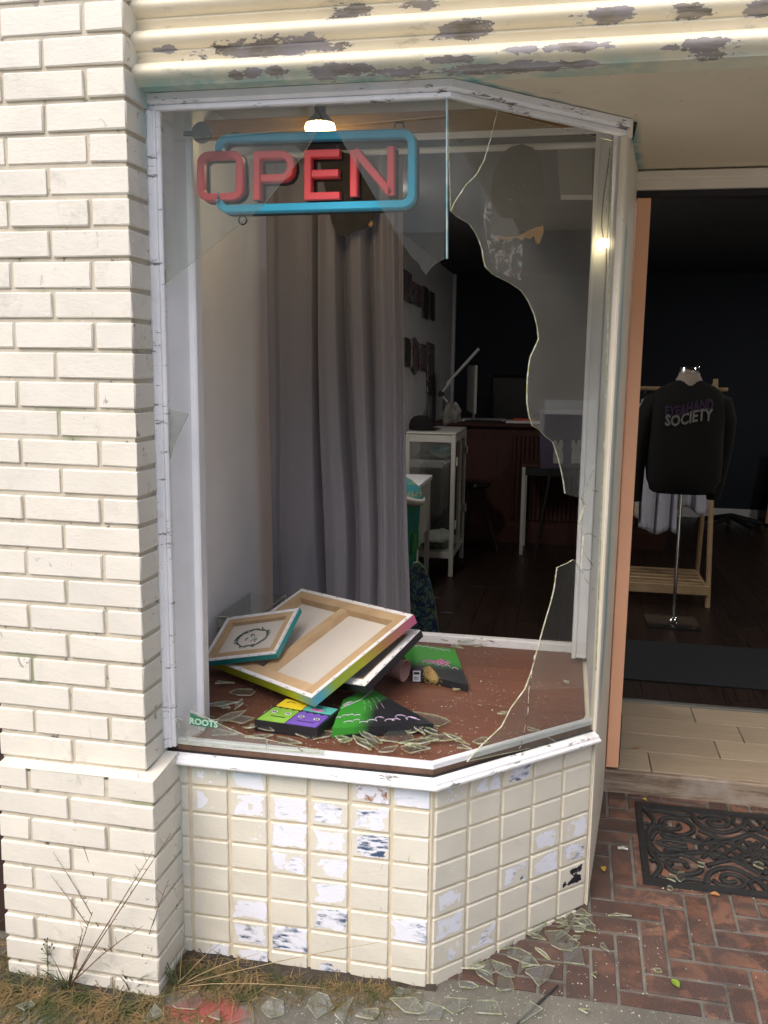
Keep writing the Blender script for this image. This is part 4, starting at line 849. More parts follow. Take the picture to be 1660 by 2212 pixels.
for x, y in ((-.025, 4.94), (-.025, 5.34), (.71, 4.94), (.71, 5.34)): box('leg', (x, y, FZ), (x+.025, y+.025, .914), M_CABM if x < 0 else M_BLACK, t)
t = thing('crumpled_paper', 'crumpled white paper sheet on the small dark desk', 'paper', (.22, 5.05, .937)); sm(blob((.23, 5.07, .95), .15, .07, .018, 2, 18, .5).obj('sheet', M_PAPER, t), 50)
t = thing('stool', 'black round stool with splayed legs before the counter', 'stool', (-.40, 4.98, FZ)); m = MB(); m.lathe([(.13, .735), (.15, .75), (.15, .775), (.12, .785), (0, .786)], (-.42, 4.98, 0), 20); sm(m.obj('seat', plain('glossy_black_seat', (.012, .012, .012), .15), t), 40)
for a in (.2, 2.3, 4.4): m = MB(); m.tube([(-.42+.05*cos(a), 4.98+.05*sin(a), .735), (-.42+.22*cos(a), 4.98+.22*sin(a), FZ)], .012, 6); m.obj('leg', M_BLACK, t)
t = thing('purple_reflection', 'purple panel with pale rabbit figures standing in for a side pane reflection', 'painting', aty(1240, 1000, 4.3))  # a ghostly pane reflection built as a solid coloured panel
cvp = [aty(u, v, 4.3) for u, v in ((1166, 886), (1300, 884), (1300, 1010), (1168, 1012))]; m = MB(); m.prism(cvp, (0, 1, 0), .03); m.obj('canvas', plain('dusky_violet_reflection', (.060, .045, .085), .6), t)
m = MB()
for cu_ in (1206, 1245, 1278):
    bo_ = [(-13, 50), (-13, 22), (-10, 10), (-14, -6), (-10, -22), (-4, -18), (0, -4), (4, -18), (11, -22), (14, -6), (10, 10), (14, 24), (13, 50)]
    m.prism([aty(cu_+a*.8, 965+b*.72, 4.297) for a, b in bo_], (0, 1, 0), .002)
m.obj('rabbit_figures', plain('pale_grey_reflection', (.30, .30, .29), .6), t)
t = thing('panel_stand', 'slim black easel holding the purple reflection panel', 'easel', (.25, 4.36, FZ)); m = MB()
for dx in (-.2, .2): m.tube([(.30+dx*.3, 4.345, 1.2), (.30+dx, 4.36, FZ)], .01, 6)
m.obj('legs', M_BLACK, t)
# ------------------------------------------------------------------ mannequin, clothes rack and things seen through the doorway
mn = thing('mannequin', 'headless mannequin torso in a black printed sweatshirt on a chrome stand', 'mannequin', (.97, 3.18, FZ))
def ell(cx, cy, z, rx, ry, n=26, p=2.4, rough=0, ph=0):
    return [Vector((cx+rx*math.copysign(abs(cos(a))**(2/p), cos(a))*(1+rough*sin(5*a+ph)), cy+ry*math.copysign(abs(sin(a))**(2/p), sin(a)), z)) for a in [2*pi*k/n for k in range(n)]]
MX, MY = .973, 3.20
rings = [ell(MX, MY, z, rx, ry, rough=rg, ph=z*20) for z, rx, ry, rg in ((.985, .165, .105, .0), (1.0, .185, .115, .01), (1.03, .190, .118, .0), (1.06, .205, .13, .012), (1.15, .212, .135, .012), (1.28, .210, .132, .008), (1.40, .209, .129, .004), (1.48, .212, .120, 0), (1.53, .205, .105, 0), (1.565, .182, .09, 0), (1.59, .150, .08, 0), (1.608, .112, .074, 0), (1.622, .078, .068, 0), (1.628, .074, .064, 0))]
m = MB(); m.loft(rings)
for s in (-1, 1):                                       # sleeves
    pts = [(MX+s*.13, MY, 1.53), (MX+s*.185, MY, 1.495), (MX+s*.222, MY+.0, 1.41), (MX+s*.248, MY-.005, 1.28), (MX+s*.268, MY-.012, 1.13), (MX+s*.27, MY-.02, 1.0), (MX+s*.265, MY-.025, .965), (MX+s*.262, MY-.028, .925)]
    if s > 0: pts = [(MX+.13, MY, 1.53), (MX+.185, MY, 1.495), (MX+.215, MY+.03, 1.41), (MX+.222, MY+.08, 1.28), (MX+.215, MY+.13, 1.13), (MX+.20, MY+.15, 1.0), (MX+.20, MY+.15, .965), (MX+.20, MY+.15, .93)]
    m.tube(pts, [.045, .064, .062, .058, .054, .051, .044, .038], 14)
sm(m.obj('sweatshirt', M_SWEAT, mn), 60)
m = MB(); m.lathe([(.078, 1.60), (.072, 1.632), (.060, 1.655), (.056, 1.672)], (MX, MY, 0), 20); sm(m.obj('neck', M_MANN, mn), 60)
m = MB(); m.lathe([(.057, 1.672), (.057, 1.70), (.052, 1.706), (0, 1.708)], (MX, MY, 0), 20); sm(m.obj('neck_cap', M_CHROME, mn), 40)
m = MB(); m.tube([(MX+.0, MY, .99), (MX, MY, FZ+.01)], .010, 10).lathe([(.03, FZ+.012), (.02, FZ+.03), (.011, FZ+.034)], (MX, MY, 0), 12); sm(m.obj('pole', M_CHROME, mn), 50)
m = MB(); m.bev((MX-.16, 3.04, FZ+.0005), (MX+.14, 3.36, FZ+.010), .002); m.obj('base_plate', plain('dark_glass_base', (.02, .02, .02), .08, .02), mn)
# chest print follows the chest
def chest(o):
    for v in o.data.vertices:
        x = v.co.x*o.scale[0]
        v.co.z -= 0; v.co.y += .10*math.sin(x*9)*x*.0
M_PRP = plain('violet_chest_print', (.050, .024, .072), .8); M_GRY = plain('grey_chest_print', (.22, .22, .22), .8)
def arc_text(body, z, size, mat, bend):
    xs = []; cu = bpy.data.curves.new('print', 'FONT'); cu.body = body; cu.size = size; cu.align_x = 'CENTER'; cu.offset = .0028; cu.resolution_u = 2
    t_ = bpy.data.objects.new('print', cu); link(t_); dg = bpy.context.evaluated_depsgraph_get(); me = bpy.data.meshes.new_from_object(t_.evaluated_get(dg)); bpy.data.objects.remove(t_); me.materials.clear(); me.materials.append(mat)
    wmax = max(abs(v.co.x) for v in me.vertices); b = bmesh.new(); b.from_mesh(me); bmesh.ops.triangulate(b, faces=b.faces); bmesh.ops.subdivide_edges(b, edges=[e for e in b.edges if e.calc_length() > .012], cuts=3); bmesh.ops.triangulate(b, faces=b.faces); b.to_mesh(me); b.free()
    for v in me.vertices:
        k = v.co.x/wmax; x = k*.129; h = v.co.y*(1+bend*k*.25)
        v.co = Vector((x, -.130*(1-(abs(x)/.209)**2.4)**(1/2.4)-.0045, h+.014*k+.009*sin(k*pi)))
    o = bpy.data.objects.new('chest_print', me); link(o); o.location = (aty(1488.5, 900, 3.07).x, MY, z); return put(o, mn)
arc_text('EYE&HAND', aty(1488, 891, 3.07).z, .078, M_PRP, .5); arc_text('SOCIETY', aty(1488, 914, 3.07).z, .088, M_GRY, .2)
rk = thing('clothes_rack', 'pale wooden clothes rack with a slatted bottom shelf behind the mannequin', 'clothes rack', (.8, 3.9, FZ))
RX0, RX1, RY0, RY1 = .50, 1.225, 3.60, 4.15
for x in (RX0, RX1):
    m = MB(); m.tube([(x, RY0, FZ), (x-.01, (RY0+RY1)/2-.02, 1.63)], .016, 6); m.obj('post', M_PALE, rk); m = MB(); m.tube([(x, RY1, FZ), (x-.01, (RY0+RY1)/2+.02, 1.60)], .016, 6); m.obj('post', M_PALE, rk)
m = MB(); m.tube([(RX0-.05, 3.865, 1.565), (RX1+.07, 3.865, 1.565)], .014, 8); m.obj('hanging_rail', M_PALE, rk)
box('shelf_apron', (RX0, RY0-.012, .285), (RX1, RY0+.012, .345), M_PALE, rk, .003)
for k in range(5): box('slat', (RX0, RY0+.06+k*.10, .328), (RX1-.02, RY0+.10+k*.10, .342), M_PALE, rk, .002)
box('shelf_end', (RX1-.018, RY0+.013, .30), (RX1+.004, RY1, .327), M_PALE, rk, .002)
def shirt(name, lab, x, y, zt_, zb_, wd, mat, seed, hemvar=.02):
    t = thing(name, lab, 'shirt', (x, y, zt_), 'shirts hanging on the wooden rack'); NU, NV = 40, 22; vs = []; rr_ = random.Random(seed); ph = rr_.uniform(0, 6)
    for j in range(NV+1):
        s = j/NV
        for i in range(NU+1):
            a = i/NU; wx = wd*(.35+.65*min(1, s*5))*(1+.12*s)
            hz = zt_-.02*abs(a-.5)*4*(1-s)-(zt_-zb_)*s+hemvar*sin(a*9+ph)*s
            vs.append((x+(a-.5)*wx, y+.025*sin(a*15+ph+s)*(.3+s)+.012*sin(a*31+ph*2)*s, hz))
    fs = [(j*(NU+1)+i, j*(NU+1)+i+1, (j+1)*(NU+1)+i+1, (j+1)*(NU+1)+i) for j in range(NV) for i in range(NU)]
    o = mo('fabric', vs, fs, mat, t, True); md = o.modifiers.new('t', 'SOLIDIFY'); md.thickness = .012
    m = MB(); m.tube([(x, 3.865, 1.578), (x+.012, 3.865, 1.59), (x+.02, 3.865, 1.57), (x, y, 1.53), (x, y, zt_-.01)], .003, 6).tube([(x-wd*.3, y, zt_-.05), (x, y, zt_), (x+wd*.3, y, zt_-.05)], .005, 6); m.obj('hanger', M_BLACK, t)
shirt('hanging_shirt', 'white shirt with the longest hem hanging on the rack behind the stand pole', .905, 3.70, 1.50, .66, .20, M_NWHITE, 1)
shirt('hanging_shirt', 'white shirt hanging right of the mannequin pole on the rack', 1.08, 3.74, 1.50, .80, .24, M_NWHITE, 5, .03)
shirt('hanging_shirt', 'white shirt at the right end of the rack behind the sweatshirt sleeve', 1.17, 3.86, 1.50, .84, .14, M_NWHITE, 8)
shirt('hanging_shirt', 'cream shirt hanging left of the mannequin by the sleeve', .78, 3.80, 1.50, .80, .17, M_CWHITE, 11)
shirt('hanging_shirt', 'cream shirt nearest the orange door on the rack', .66, 3.72, 1.50, .74, .22, M_CWHITE, 14)
t = thing('leaning_mirror', 'dark framed mirror leaning on the back wall at the right', 'mirror', (2.3, 7.0, FZ))
Mm = Matrix.Translation((2.52, 6.9, FZ)) @ Matrix.Rotation(-.12, 4, 'X') @ Matrix.Rotation(.10, 4, 'Y'); m = MB()
for a, b in (((-.3, 0, 0), (-.255, .03, .8)), ((.255, 0, 0), (.3, .03, .8)), ((-.254, 0, 0), (.254, .03, .045)), ((-.254, 0, .755), (.254, .03, .8))): m.box(a, b, M=Mm)
m.obj('mirror_frame', M_PALE, t); m = MB(); m.box((-.254, .01, .046), (.254, .02, .754), M=Mm); m.obj('panel', M_BLACK, t)
t = thing('chair_base', 'black wheeled chair base on the dark floor near the back wall', 'chair base', (1.85, 6.6, FZ))
for a in (.2, 1.46, 2.7, 3.97, 5.2):
    m = MB(); e = Vector((1.85+.30*cos(a), 6.6+.30*sin(a), FZ+.07)); m.tube([(1.85, 6.6, FZ+.13), e], [.03, .02], 6).lathe([(.025, -.012), (.028, 0), (.025, .012)], e-Vector((0, 0, .042)), 10, M=Matrix.Rotation(pi/2, 4, 'X')); m.obj('leg', M_BLACK, t)
t = thing('dark_floor_mat', 'thin dark blue grey mat on the floor before the mannequin', 'floor mat', (1.1, 2.4, FZ)); box('mat', (.52, 2.10, FZ+.0005), (1.75, 2.76, FZ+.007), plain('charcoal_mat_pile', (.005, .007, .011), .95, .2, 40, .6, 300, .002), t, .002)
# orange door leaf standing open, seen edge on
od = thing('orange_door', 'orange painted door standing open, seen along its narrow edge', 'door', (.53, 1.1, FZ))
m = MB(); m.bev((.503, 1.064, FZ+.010), (.548, 1.90, 2.258), .002); m.obj('leaf', M_ORNG, od); box('kick_strip', (.549, 1.075, FZ+.012), (.552, 1.88, .42), M_BLACK, od)
#==PLATFORM THINGS==
PZ = .6365
def frame_canvas(name, label, B, e1, e2, W, H, th, barw, edge_mat, crossbar=False, loc=None, back=M_CANV, grad=False, f=.016):
    """stretched canvas seen from the back: e1/e2 unit vectors, B the corner on the back plane, back faces n"""
    B, e1, e2 = Vector(B), Vector(e1).normalized(), Vector(e2).normalized(); n = e1.cross(e2)
    if n.z < 0: n = -n
    t = thing(name, label, 'canvas', B+(e1*W+e2*H)/2)
    F = lambda a, b, c: B+e1*a+e2*b+n*c
    def slab(a0, b0, a1, b1, c0, c1, nm, mat):
        m = MB(); m.add([F(a0, b0, c0), F(a1, b0, c0), F(a1, b1, c0), F(a0, b1, c0), F(a0, b0, c1), F(a1, b0, c1), F(a1, b1, c1), F(a0, b1, c1)], BOXF); return m.obj(nm, mat, t)
    slab(.002, .002, W-.002, H-.002, -th+.001, -th+.004, 'canvas_sheet', back)
    for a0, b0, a1, b1 in ((f, f, W-f, f+barw), (f, H-f-barw, W-f, H-f), (f, f+barw, f+barw, H-f-barw), (W-f-barw, f+barw, W-f, H-f-barw)):
        slab(a0+.0003, b0+.0003, a1-.0003, b1-.0003, -th+.0045, -.0012, 'stretcher_bar', M_PINE)
    if crossbar: slab(f+barw+.0003, H*.5-barw*.5, W-f-barw-.0003, H*.5+barw*.5, -th+.0048, -.003, 'cross_bar', M_PINE)
    for a0, b0, a1, b1 in ((.002, .002, W-.002, f), (.002, H-f, W-.002, H-.002), (.002, f, f, H-f), (W-f, f, W-.002, H-f)):
        slab(a0, b0, a1, b1, -.004, 0, 'folded_edge', M_CEDGE)
    m = MB(); K = 24
    per = [(W*(1-i/K), 0) for i in range(K)]+[(0, H*i/K) for i in range(K)]+[(W*i/K, H) for i in range(K)]+[(W, H*(1-i/K)) for i in range(K)]
    m.add([F(a, b, c) for a, b in per for c in (-.0008, -th)], [(2*i, (2*i+2) % (8*K), (2*i+3) % (8*K), 2*i+1) for i in range(4*K)])
    o = m.obj('painted_edge', edge_mat, t)
    if grad:
        def tt(p):
            q_ = p-B; a, b = q_.dot(e1)/W, q_.dot(e2)/H
            return .5+.5*a if b < .02 else (.5-.5*b if a < .02 else (.2 if b > .98 else .9))
        fattr(o, 't', tt)
    sp_ = MB()
    for i in range(7):
        for (a, b, va, vb) in ((W*(i+.5)/7, .006, .005, .0012), (W-.006, H*(i+.5)/7, .0012, .005), (.006, H*(i+.5)/7, .0012, .005)):
            c = F(a, b, .0006); sp_.add([c-e1*va-e2*vb, c+e1*va-e2*vb, c+e1*va+e2*vb, c-e1*va+e2*vb], [(0, 1, 2, 3)])
    sp_.obj('staples', M_CHROME, t, weld=False); return t, F, n
def dirs(B, R, L): B, R, L = Vector(B), Vector(R), Vector(L); return (R-B).normalized(), (L-B).normalized()
up = Vector((0, 0, .018))
e1, e2 = dirs((-.3998, .2251, .6999), (-.1539, .5661, .8787), (-.8857, .5924, .6673))
bigc, FB, nb = frame_canvas('large_canvas', 'large stretched canvas lying face down with wooden cross bar and rainbow edge', Vector((-.3998, .2251, .6999))+up, e1, e2, .457, .61, .032, .036, M_GRAD, True, grad=True)
e1, e2 = dirs((-.5796, .44, .7498), (-.5609, .6458, .8504), (-.8647, .5005, .679))
smc, FS, ns_ = frame_canvas('small_canvas', 'small teal edged canvas lying face down with a green ink doodle on its back', Vector((-.5796, .44, .7498))+up*1.2, e1, e2, .23, .30, .020, .022, M_TEAL)
# doodle: a round scribbled face outline
m = MB(); rs_ = random.Random(4)
def scrib(pts, r=.0008): m.tube([FS(.115+a, .15+b, -.0140) for a, b in pts], r, 4)
for k in range(3): scrib([((.052+.006*sin(7*a+k))*cos(a)*.8, (.060+.005*cos(5*a+k*2))*sin(a)) for a in [2*pi*i/40 for i in range(41)]])
for k in range(20):
    a = rs_.uniform(0, 6.28); scrib([(.045*cos(a), .056*sin(a)), (.052*cos(a+.15), .064*sin(a+.15)), (.047*cos(a+.3), .07*sin(a+.2))], .0009)
for a, b in ((-.015, -.02), (.012, .005), (-.005, .02)): scrib([(a-.006, b), (a, b+.004), (a+.007, b-.003)], .0016)
scrib([(-.02, .0), (-.005, -.012), (.012, -.006), (.02, .012)])
m.obj('doodle', plain('dark_green_ink', (.03, .10, .06), .6), smc, weld=False)
Bw = Vector((-.262, .334, .74))-Vector((0, 0, .012)); e1 = (Vector((-.136, .604, .847))-Vector((-.262, .334, .74))).normalized(); e2 = nb.cross(e1).normalized(); e2 = e2 if e2.x < 0 else -e2
frame_canvas('white_canvas', 'white backed canvas with black edge under the large canvas', Bw, e1, e2, .318, .27, .026, .006, M_BLKP, f=.030, back=M_GREYP)
t = thing('paper_sheet', 'white sheet sticking out behind the large canvas by the curtain', 'paper', (-.3, .75, .85)); P0 = FB(.457, .22, -.05); m = MB()
m.add([FB(.43, .10, -.040), FB(.475, .11, -.040), FB(.475, .26, -.043), FB(.43, .26, -.043)], [(0, 1, 2, 3)]); o = m.obj('sheet', M_PAPER, t); md = o.modifiers.new('t', 'SOLIDIFY'); md.thickness = .0015
# green and black paintings, face up on the platform
def painting(name, label, px, z, th, split=True, art=None):
    P_ = [atz(u, v, z) for u, v in px]; t = thing(name, label, 'painting', sum(P_, Vector())/len(P_)); m = MB(); K = 10
    m.prism([p-Vector((0, 0, th)) for p in P_], (0, 0, 1), th); o = m.obj('canvas', M_GB, t)
    return t, P_, o
def dense(o, P_, fn):
    b = bmesh.new(); b.from_mesh(o.data); bmesh.ops.subdivide_edges(b, edges=b.edges, cuts=8, use_grid_fill=True); b.to_mesh(o.data); b.free(); fattr(o, 't', fn)
def curls(t, f, spots, mat, r=.0011, zz=.0006):
    for (a, b, rad, a0, a1) in spots:
        m = MB(); m.tube([f(a+rad*cos(x), b+rad*.7*sin(x))+Vector((0, 0, zz)) for x in [a0+(a1-a0)*i/9 for i in range(10)]], r, 4); m.obj('painted_curl', mat, t, weld=False)
rc = random.Random(12)
zf = PZ+.030
t, P_, o = painting('green_black_painting', 'green and black painting with lilac curls at the front of the display', ((718, 1573), (937, 1563), (797, 1484), (742, 1512)), zf, .028)
dense(o, P_, lambda p: (p.x-P_[0].x)/.20*1.0+(.25 if p.z < zf-.02 else 0))
f = lambda a, b: P_[0].lerp(P_[1], a).lerp(P_[3].lerp(P_[2], a), b)
curls(t, f, [(.16+.09*i+rc.uniform(-.02, .02), .16+.05*sin(i*2), rc.uniform(.03, .06), -.3, 3.6) for i in range(9)]+[(.03+.085*i, .34+.05*sin(i), rc.uniform(.03, .045), -.2, 3.6) for i in range(4)]+[(.12+.05*i, .78, .06, 0, 4.5) for i in range(3)], M_LILAC)
m = MB()
for a in (.42, .52, .62, .72): m.tube([f(a, .46), f(a+.05, .60)], .0005, 4).tube([f(a+.07, .64), f(a+.11, .76)], .0005, 4)
m.tube([f(.02, .68), f(.5, .80), f(.98, .92)], .0012, 4).tube([f(.80, .12), f(.86, .2), f(.93, .10)], .001, 4); m.obj('thin_lines', M_LILAC, t, weld=False)
t, P_, o = painting('green_black_painting', 'green and black painting with a pink splash at the back of the display', ((905, 1400), (983, 1402), (1012, 1480), (925, 1462)), PZ+.024, .023)
P_[0] = P_[0]+Vector((-.10, .05, 0)); P_[3] = P_[3]+Vector((-.05, .03, 0))
for ob_ in [o]: bpy.data.objects.remove(ob_)
m = MB(); m.prism([p-Vector((0, 0, .023)) for p in P_], (0, 0, 1), .023); o = m.obj('canvas', M_GB, t); y_lo = min(p.y for p in P_)
dense(o, P_, lambda p: .9-(p.y-y_lo)/.34+(.3 if p.z < PZ+.01 else 0)-(1.2 if False else 0))
f2 = lambda a, b: P_[3].lerp(P_[2], a).lerp(P_[0].lerp(P_[1], a), b)
curls(t, f2, [(.3+.11*i, .92+.02*sin(i), .05, 0, 3.4) for i in range(6)]+[(.35+.13*i, .40+.03*sin(3*i), .05, -.2, 3.6) for i in range(5)], M_LILAC)
m = MB()
for i in range(14): a = rc.uniform(.36, .78); b = .50+rc.uniform(-.06, .06); m.tube([f2(a-.06, b-.02)+Vector((0, 0, .001)), f2(a, b+.02)+Vector((0, 0, .001)), f2(a+.06, b)+Vector((0, 0, .001))], rc.uniform(.001, .004), 5)
m.obj('pink_splash', M_PINKP, t, weld=False)
# monster painting: four coloured panels of cartoon faces, black edge
zm = PZ+.034; t = thing('monster_painting', 'small painting of lime, violet, yellow and aqua monster faces with black edge', 'painting', atz(640, 1545, zm))
P_ = [atz(550, 1554, zm), atz(686, 1573, zm), atz(735, 1532, zm), atz(616, 1508, zm)]; m = MB(); m.prism([p-Vector((0, 0, .033)) for p in P_], (0, 0, 1), .032); m.obj('canvas', M_BLKP, t)
f = lambda a, b: P_[0].lerp(P_[1], a).lerp(P_[3].lerp(P_[2], a), b)
def quad(a0, b0, a1, b1, mat, jag=0, z=.0004):
    pts = [(a0, b0), (a1, b0), (a1, b1)]+([(a1+(a0-a1)*i/8, b1+(jag if i % 2 else 0)) for i in range(1, 8)] if jag else [])+[(a0, b1)]
    m = MB(); m.prism([f(a, b)+Vector((0, 0, z-.001)) for a, b in pts], (0, 0, 1), .001); return m.obj('colour_field', mat, t)
quad(.03, .02, .47, .56, M_LIME, .05); quad(.485, .02, .97, .56, M_PURP, .06); quad(.03, .64, .47, .985, M_YELL, .0); quad(.485, .66, .97, .985, M_AQUA, .0)
def eye(a, b, r, z=.001):
    for rad, mt, dz in ((r, M_WHITE, 0), (r*.62, M_BLKP, .0006), (r*.22, M_WHITE, .0012)):
        m = MB(); m.prism([f(a+rad*cos(x)*.9, b+rad*sin(x))+Vector((0, 0, z+dz)) for x in [2*pi*i/12 for i in range(12)]], (0, 0, 1), .0004); m.obj('eye', mt, t)
for a, b in ((.13, .40), (.36, .40), (.60, .36), (.85, .36)): eye(a, b, .055)
for ca, cb_, wd in ((.27, .24, .12), (.74, .20, .14)):
    m = MB(); m.prism([f(ca+wd*cos(x), cb_+.10*max(-.25, sin(-x)*1.0) if x <= pi else cb_+.04)+Vector((0, 0, .0008)) for x in [pi*i/10 for i in range(11)]], (0, 0, 1), .0005); m.obj('mouth', M_BLKP, t)
for a, b, r_ in ((.14, .33, .06), (.62, .27, .06), (.9, .25, .05), (.2, .8, .08), (.7, .82, .06), (.8, .75, .05)): m = MB(); m.tube([f(a+r_*cos(x), b+r_*sin(x))+Vector((0, 0, .001)) for x in [.4+2.4*i/8 for i in range(9)]], .0009, 4); m.obj('painted_curl', M_BLKP, t, weld=False)
quad(.6, .70, .8, .80, M_PINKP, z=.001)
# pink pot, small cactus pot, acrylic stand
pc_ = atz(860, 1470, PZ); t = thing('pink_pot', 'dusty pink pot lying on its side by the black edged canvas', 'pot', pc_)
Mp = Matrix.Rotation(radians(97), 4, 'Y') @ Matrix.Rotation(0, 4, 'Z'); cc = Vector((pc_.x-.004, pc_.y+.0, PZ+.041)); Mp = Matrix.Rotation(radians(-18), 4, 'Z') @ Matrix.Rotation(radians(92), 4, 'Y')
m = MB(); m.loft([[cc+Mp @ Vector((r*cos(2*pi*k/24), r*sin(2*pi*k/24), z)) for k in range(24)] for r, z in ((.030, -.035), (.033, -.02), (.037, .028), (.038, .032), (.035, .032), (.033, .02), (.029, -.028), (.001, -.029))]); m.v, m.f = m.v, m.f; sm(m.obj('body', M_PINK, t), 40)
t = thing('potted_cactus', 'little fuzzy brown cactus tipped out of a black pot with white label', 'cactus', atz(905, 1475, PZ))
c0 = atz(903, 1474, PZ); Mc = Matrix.Translation(c0+Vector((0, .02, .021))) @ Matrix.Rotation(radians(8), 4, 'Z'); m = MB(); m.bev((-.022, -.022, -.021), (.020, .022, .023), .003, M=Mc); m.obj('pot', M_BLKP, t)
m = MB(); m.box((-.020, -.0232, -.017), (.006, -.0225, .021), M=Mc); m.obj('paper_label', M_PAPER, t); m = MB(); m.box((-.017, -.0238, .008), (.002, -.0234, .016), M=Mc).box((-.016, -.0238, -.004), (-.002, -.0234, -.002), M=Mc).box((-.016, -.0238, -.009), (.0, -.0234, -.0075), M=Mc); m.obj('label_print', M_BLKP, t)
m = MB(); m.tube([Mc @ Vector(p) for p in ((.018, 0, .006), (.030, -.008, .012), (.044, -.022, .004), (.055, -.036, -.006), (.062, -.045, -.010))], [.017, .022, .019, .016, .008], 12); o = sm(m.obj('cactus_stem', M_FUZZ, t), 60)
m = MB(); rc2 = random.Random(3)
for k in range(260):
    i = rc2.random(); base = Mc @ (Vector((.018, 0, .006)).lerp(Vector((.062, -.045, -.010)), i)); d = Vector((rc2.gauss(0, 1), rc2.gauss(0, 1), rc2.gauss(0, 1))).normalized(); r_ = .021*(1-.5*abs(i-.4)); p = base+d*r_; m.add([p, p+d*.007+d.orthogonal()*.0008, p+d.orthogonal()*.0014], [(0, 1, 2)])
o = m.obj('spines', M_FUZZ, t, weld=False); o['kind'] = 'stuff'
t = thing('acrylic_stand', 'clear acrylic riser against the white wall behind the small canvas', 'acrylic stand', (-.83, .85, PZ))
m = MB(); m.box((-.885, .70, PZ+.001), (-.882, 1.05, .80)); m.box((-.885, .70, .80), (-.74, 1.05, .804)); m.box((-.743, .70, PZ+.001), (-.74, 1.05, .799)); m.obj('riser', M_GLASS, t)
m = MB(); m.tube([(-.74, .70, .803), (-.74, 1.05, .803)], .0018, 4).tube([(-.74, 1.05, PZ), (-.74, 1.05, .803)], .0018, 4).tube([(-.885, .70, .803), (-.74, .70, .803)], .0018, 4); m.obj('bright_edges', M_EDGE, t)
#==GROUND THINGS==
# ------------------------------------------------------------------ door mat
dm = thing('door_mat', 'black rubber openwork door mat with scroll pattern before the doorway', 'door mat', (.98, .77, gz(.77)))
X0, X1, Y0, Y1 = .607, 1.369, .548, 1.0
def G_(x, y, h=0): return Vector((x, y, gz(y)+h))
def gbox(m, x0, y0, x1, y1, h0, h1): m.add([G_(x0, y0, h0), G_(x1, y0, h0), G_(x1, y1, h0), G_(x0, y1, h0), G_(x0+.002, y0+.002, h1), G_(x1-.002, y0+.002, h1), G_(x1-.002, y1-.002, h1), G_(x0+.002, y1-.002, h1)], BOXF)
m = MB(); bw_ = .026
for a in ((X0, Y0, X1, Y0+bw_), (X0, Y1-bw_, X1, Y1), (X0, Y0+bw_, X0+bw_, Y1-bw_), (X1-bw_, Y0+bw_, X1, Y1-bw_)): gbox(m, *a, .001, .011)
m.obj('border', M_MAT, dm)
def smooth_path(pts, k=6):
    if len(pts) < 3 or len(pts) > 20: return pts
    P = [pts[0]]+list(pts)+[pts[-1]]; out = []
    for i in range(1, len(P)-2):
        for j in range(k):
            t = j/k; out.append(tuple(.5*((2*P[i][c])+(-P[i-1][c]+P[i+1][c])*t+(2*P[i-1][c]-5*P[i][c]+4*P[i+1][c]-P[i+2][c])*t*t+(-P[i-1][c]+3*P[i][c]-3*P[i+1][c]+P[i+2][c])*t**3) for c in (0, 1)))
    return out+[pts[-1]]
def strip(m, pts, w=.016, h=.010):
    pts = smooth_path(pts); rings = []; w *= 1.35
    for i, (x, y) in enumerate(pts):
        a = pts[max(i-1, 0)]; b = pts[min(i+1, len(pts)-1)]; d = Vector((b[0]-a[0], b[1]-a[1], 0)).normalized(); s = Vector((-d.y, d.x, 0))
        q_ = lambda k, hh: G_(x+s.x*k, y+s.y*k, hh)
        rings.append([q_(w/2, .0012), q_(w*.42, h*.75), q_(w*.16, h), q_(-w*.16, h), q_(-w*.42, h*.75), q_(-w/2, .0012)])
    m.loft(rings)
m = MB()
def spiral(cx, cy, r0, turns, a0, sgn, ax=1.25, tail=None, w=.015):
    pts = []
    for i in range(40):
        k = i/39; a = a0+sgn*turns*2*pi*k; r = r0*(1-.80*k); pts.append((cx+ax*r*cos(a), cy+r*sin(a)))
    if tail: pts = tail+pts
    strip(m, pts, w)
xm, ym = (X0+X1)/2, (Y0+Y1)/2
inx = lambda x: min(max(x, X0+bw_*.9), X1-bw_*.9); iny = lambda y: min(max(y, Y0+bw_*.9), Y1-bw_*.9)
for sx in (0, 1):
    for sy in (0, 1):
        fx_ = (lambda x: X0+x) if sx == 0 else (lambda x: X1-x); fy_ = (lambda y: Y0+y) if sy == 0 else (lambda y: Y1-y)
        def sc(pts, w=.015): strip(m, [(inx(fx_(x)), iny(fy_(y))) for x, y in pts], w)
        def spi(cx, cy, r, turns, a0, sg, ax=1.3, w=.014): sc([(cx+ax*r*(1-.8*k/31)*cos(a0+sg*turns*2*pi*k/31), cy+r*(1-.8*k/31)*sin(a0+sg*turns*2*pi*k/31)) for k in range(32)], w)
        spi(.125, .115, .066, 1.5, 2.6, -1); spi(.275, .070, .044, 1.4, 3.4, 1); spi(.11, .175, .030, 1.1, 0, 1)
        sc([(.03, .03), (.06, .10), (.035, .17), (.03, .226)]); sc([(.035, .215), (.07, .16), (.14, .18), (.22, .20), (.30, .175), (.381, .12)], .018); sc([(.19, .03), (.22, .10), (.29, .13), (.36, .08), (.381, .03)])
        sc([(.05, .045), (.09, .035), (.15, .05), (.21, .045)], .012); sc([(.21, .13), (.28, .17), (.381, .225)], .013); sc([(.34, .03), (.335, .07), (.381, .10)], .012)
        for k in range(4): sc([(.20+.05*k, .226), (.245+.05*k, .165)], .011); sc([(.20+.05*k, .165), (.245+.05*k, .226)], .011)
        sc([(.03, .12), (.07, .135), (.1, .11)], .013); sc([(.16, .215), (.10, .21), (.06, .226)], .012)
o = m.obj('scrollwork', M_MAT, dm, weld=False)
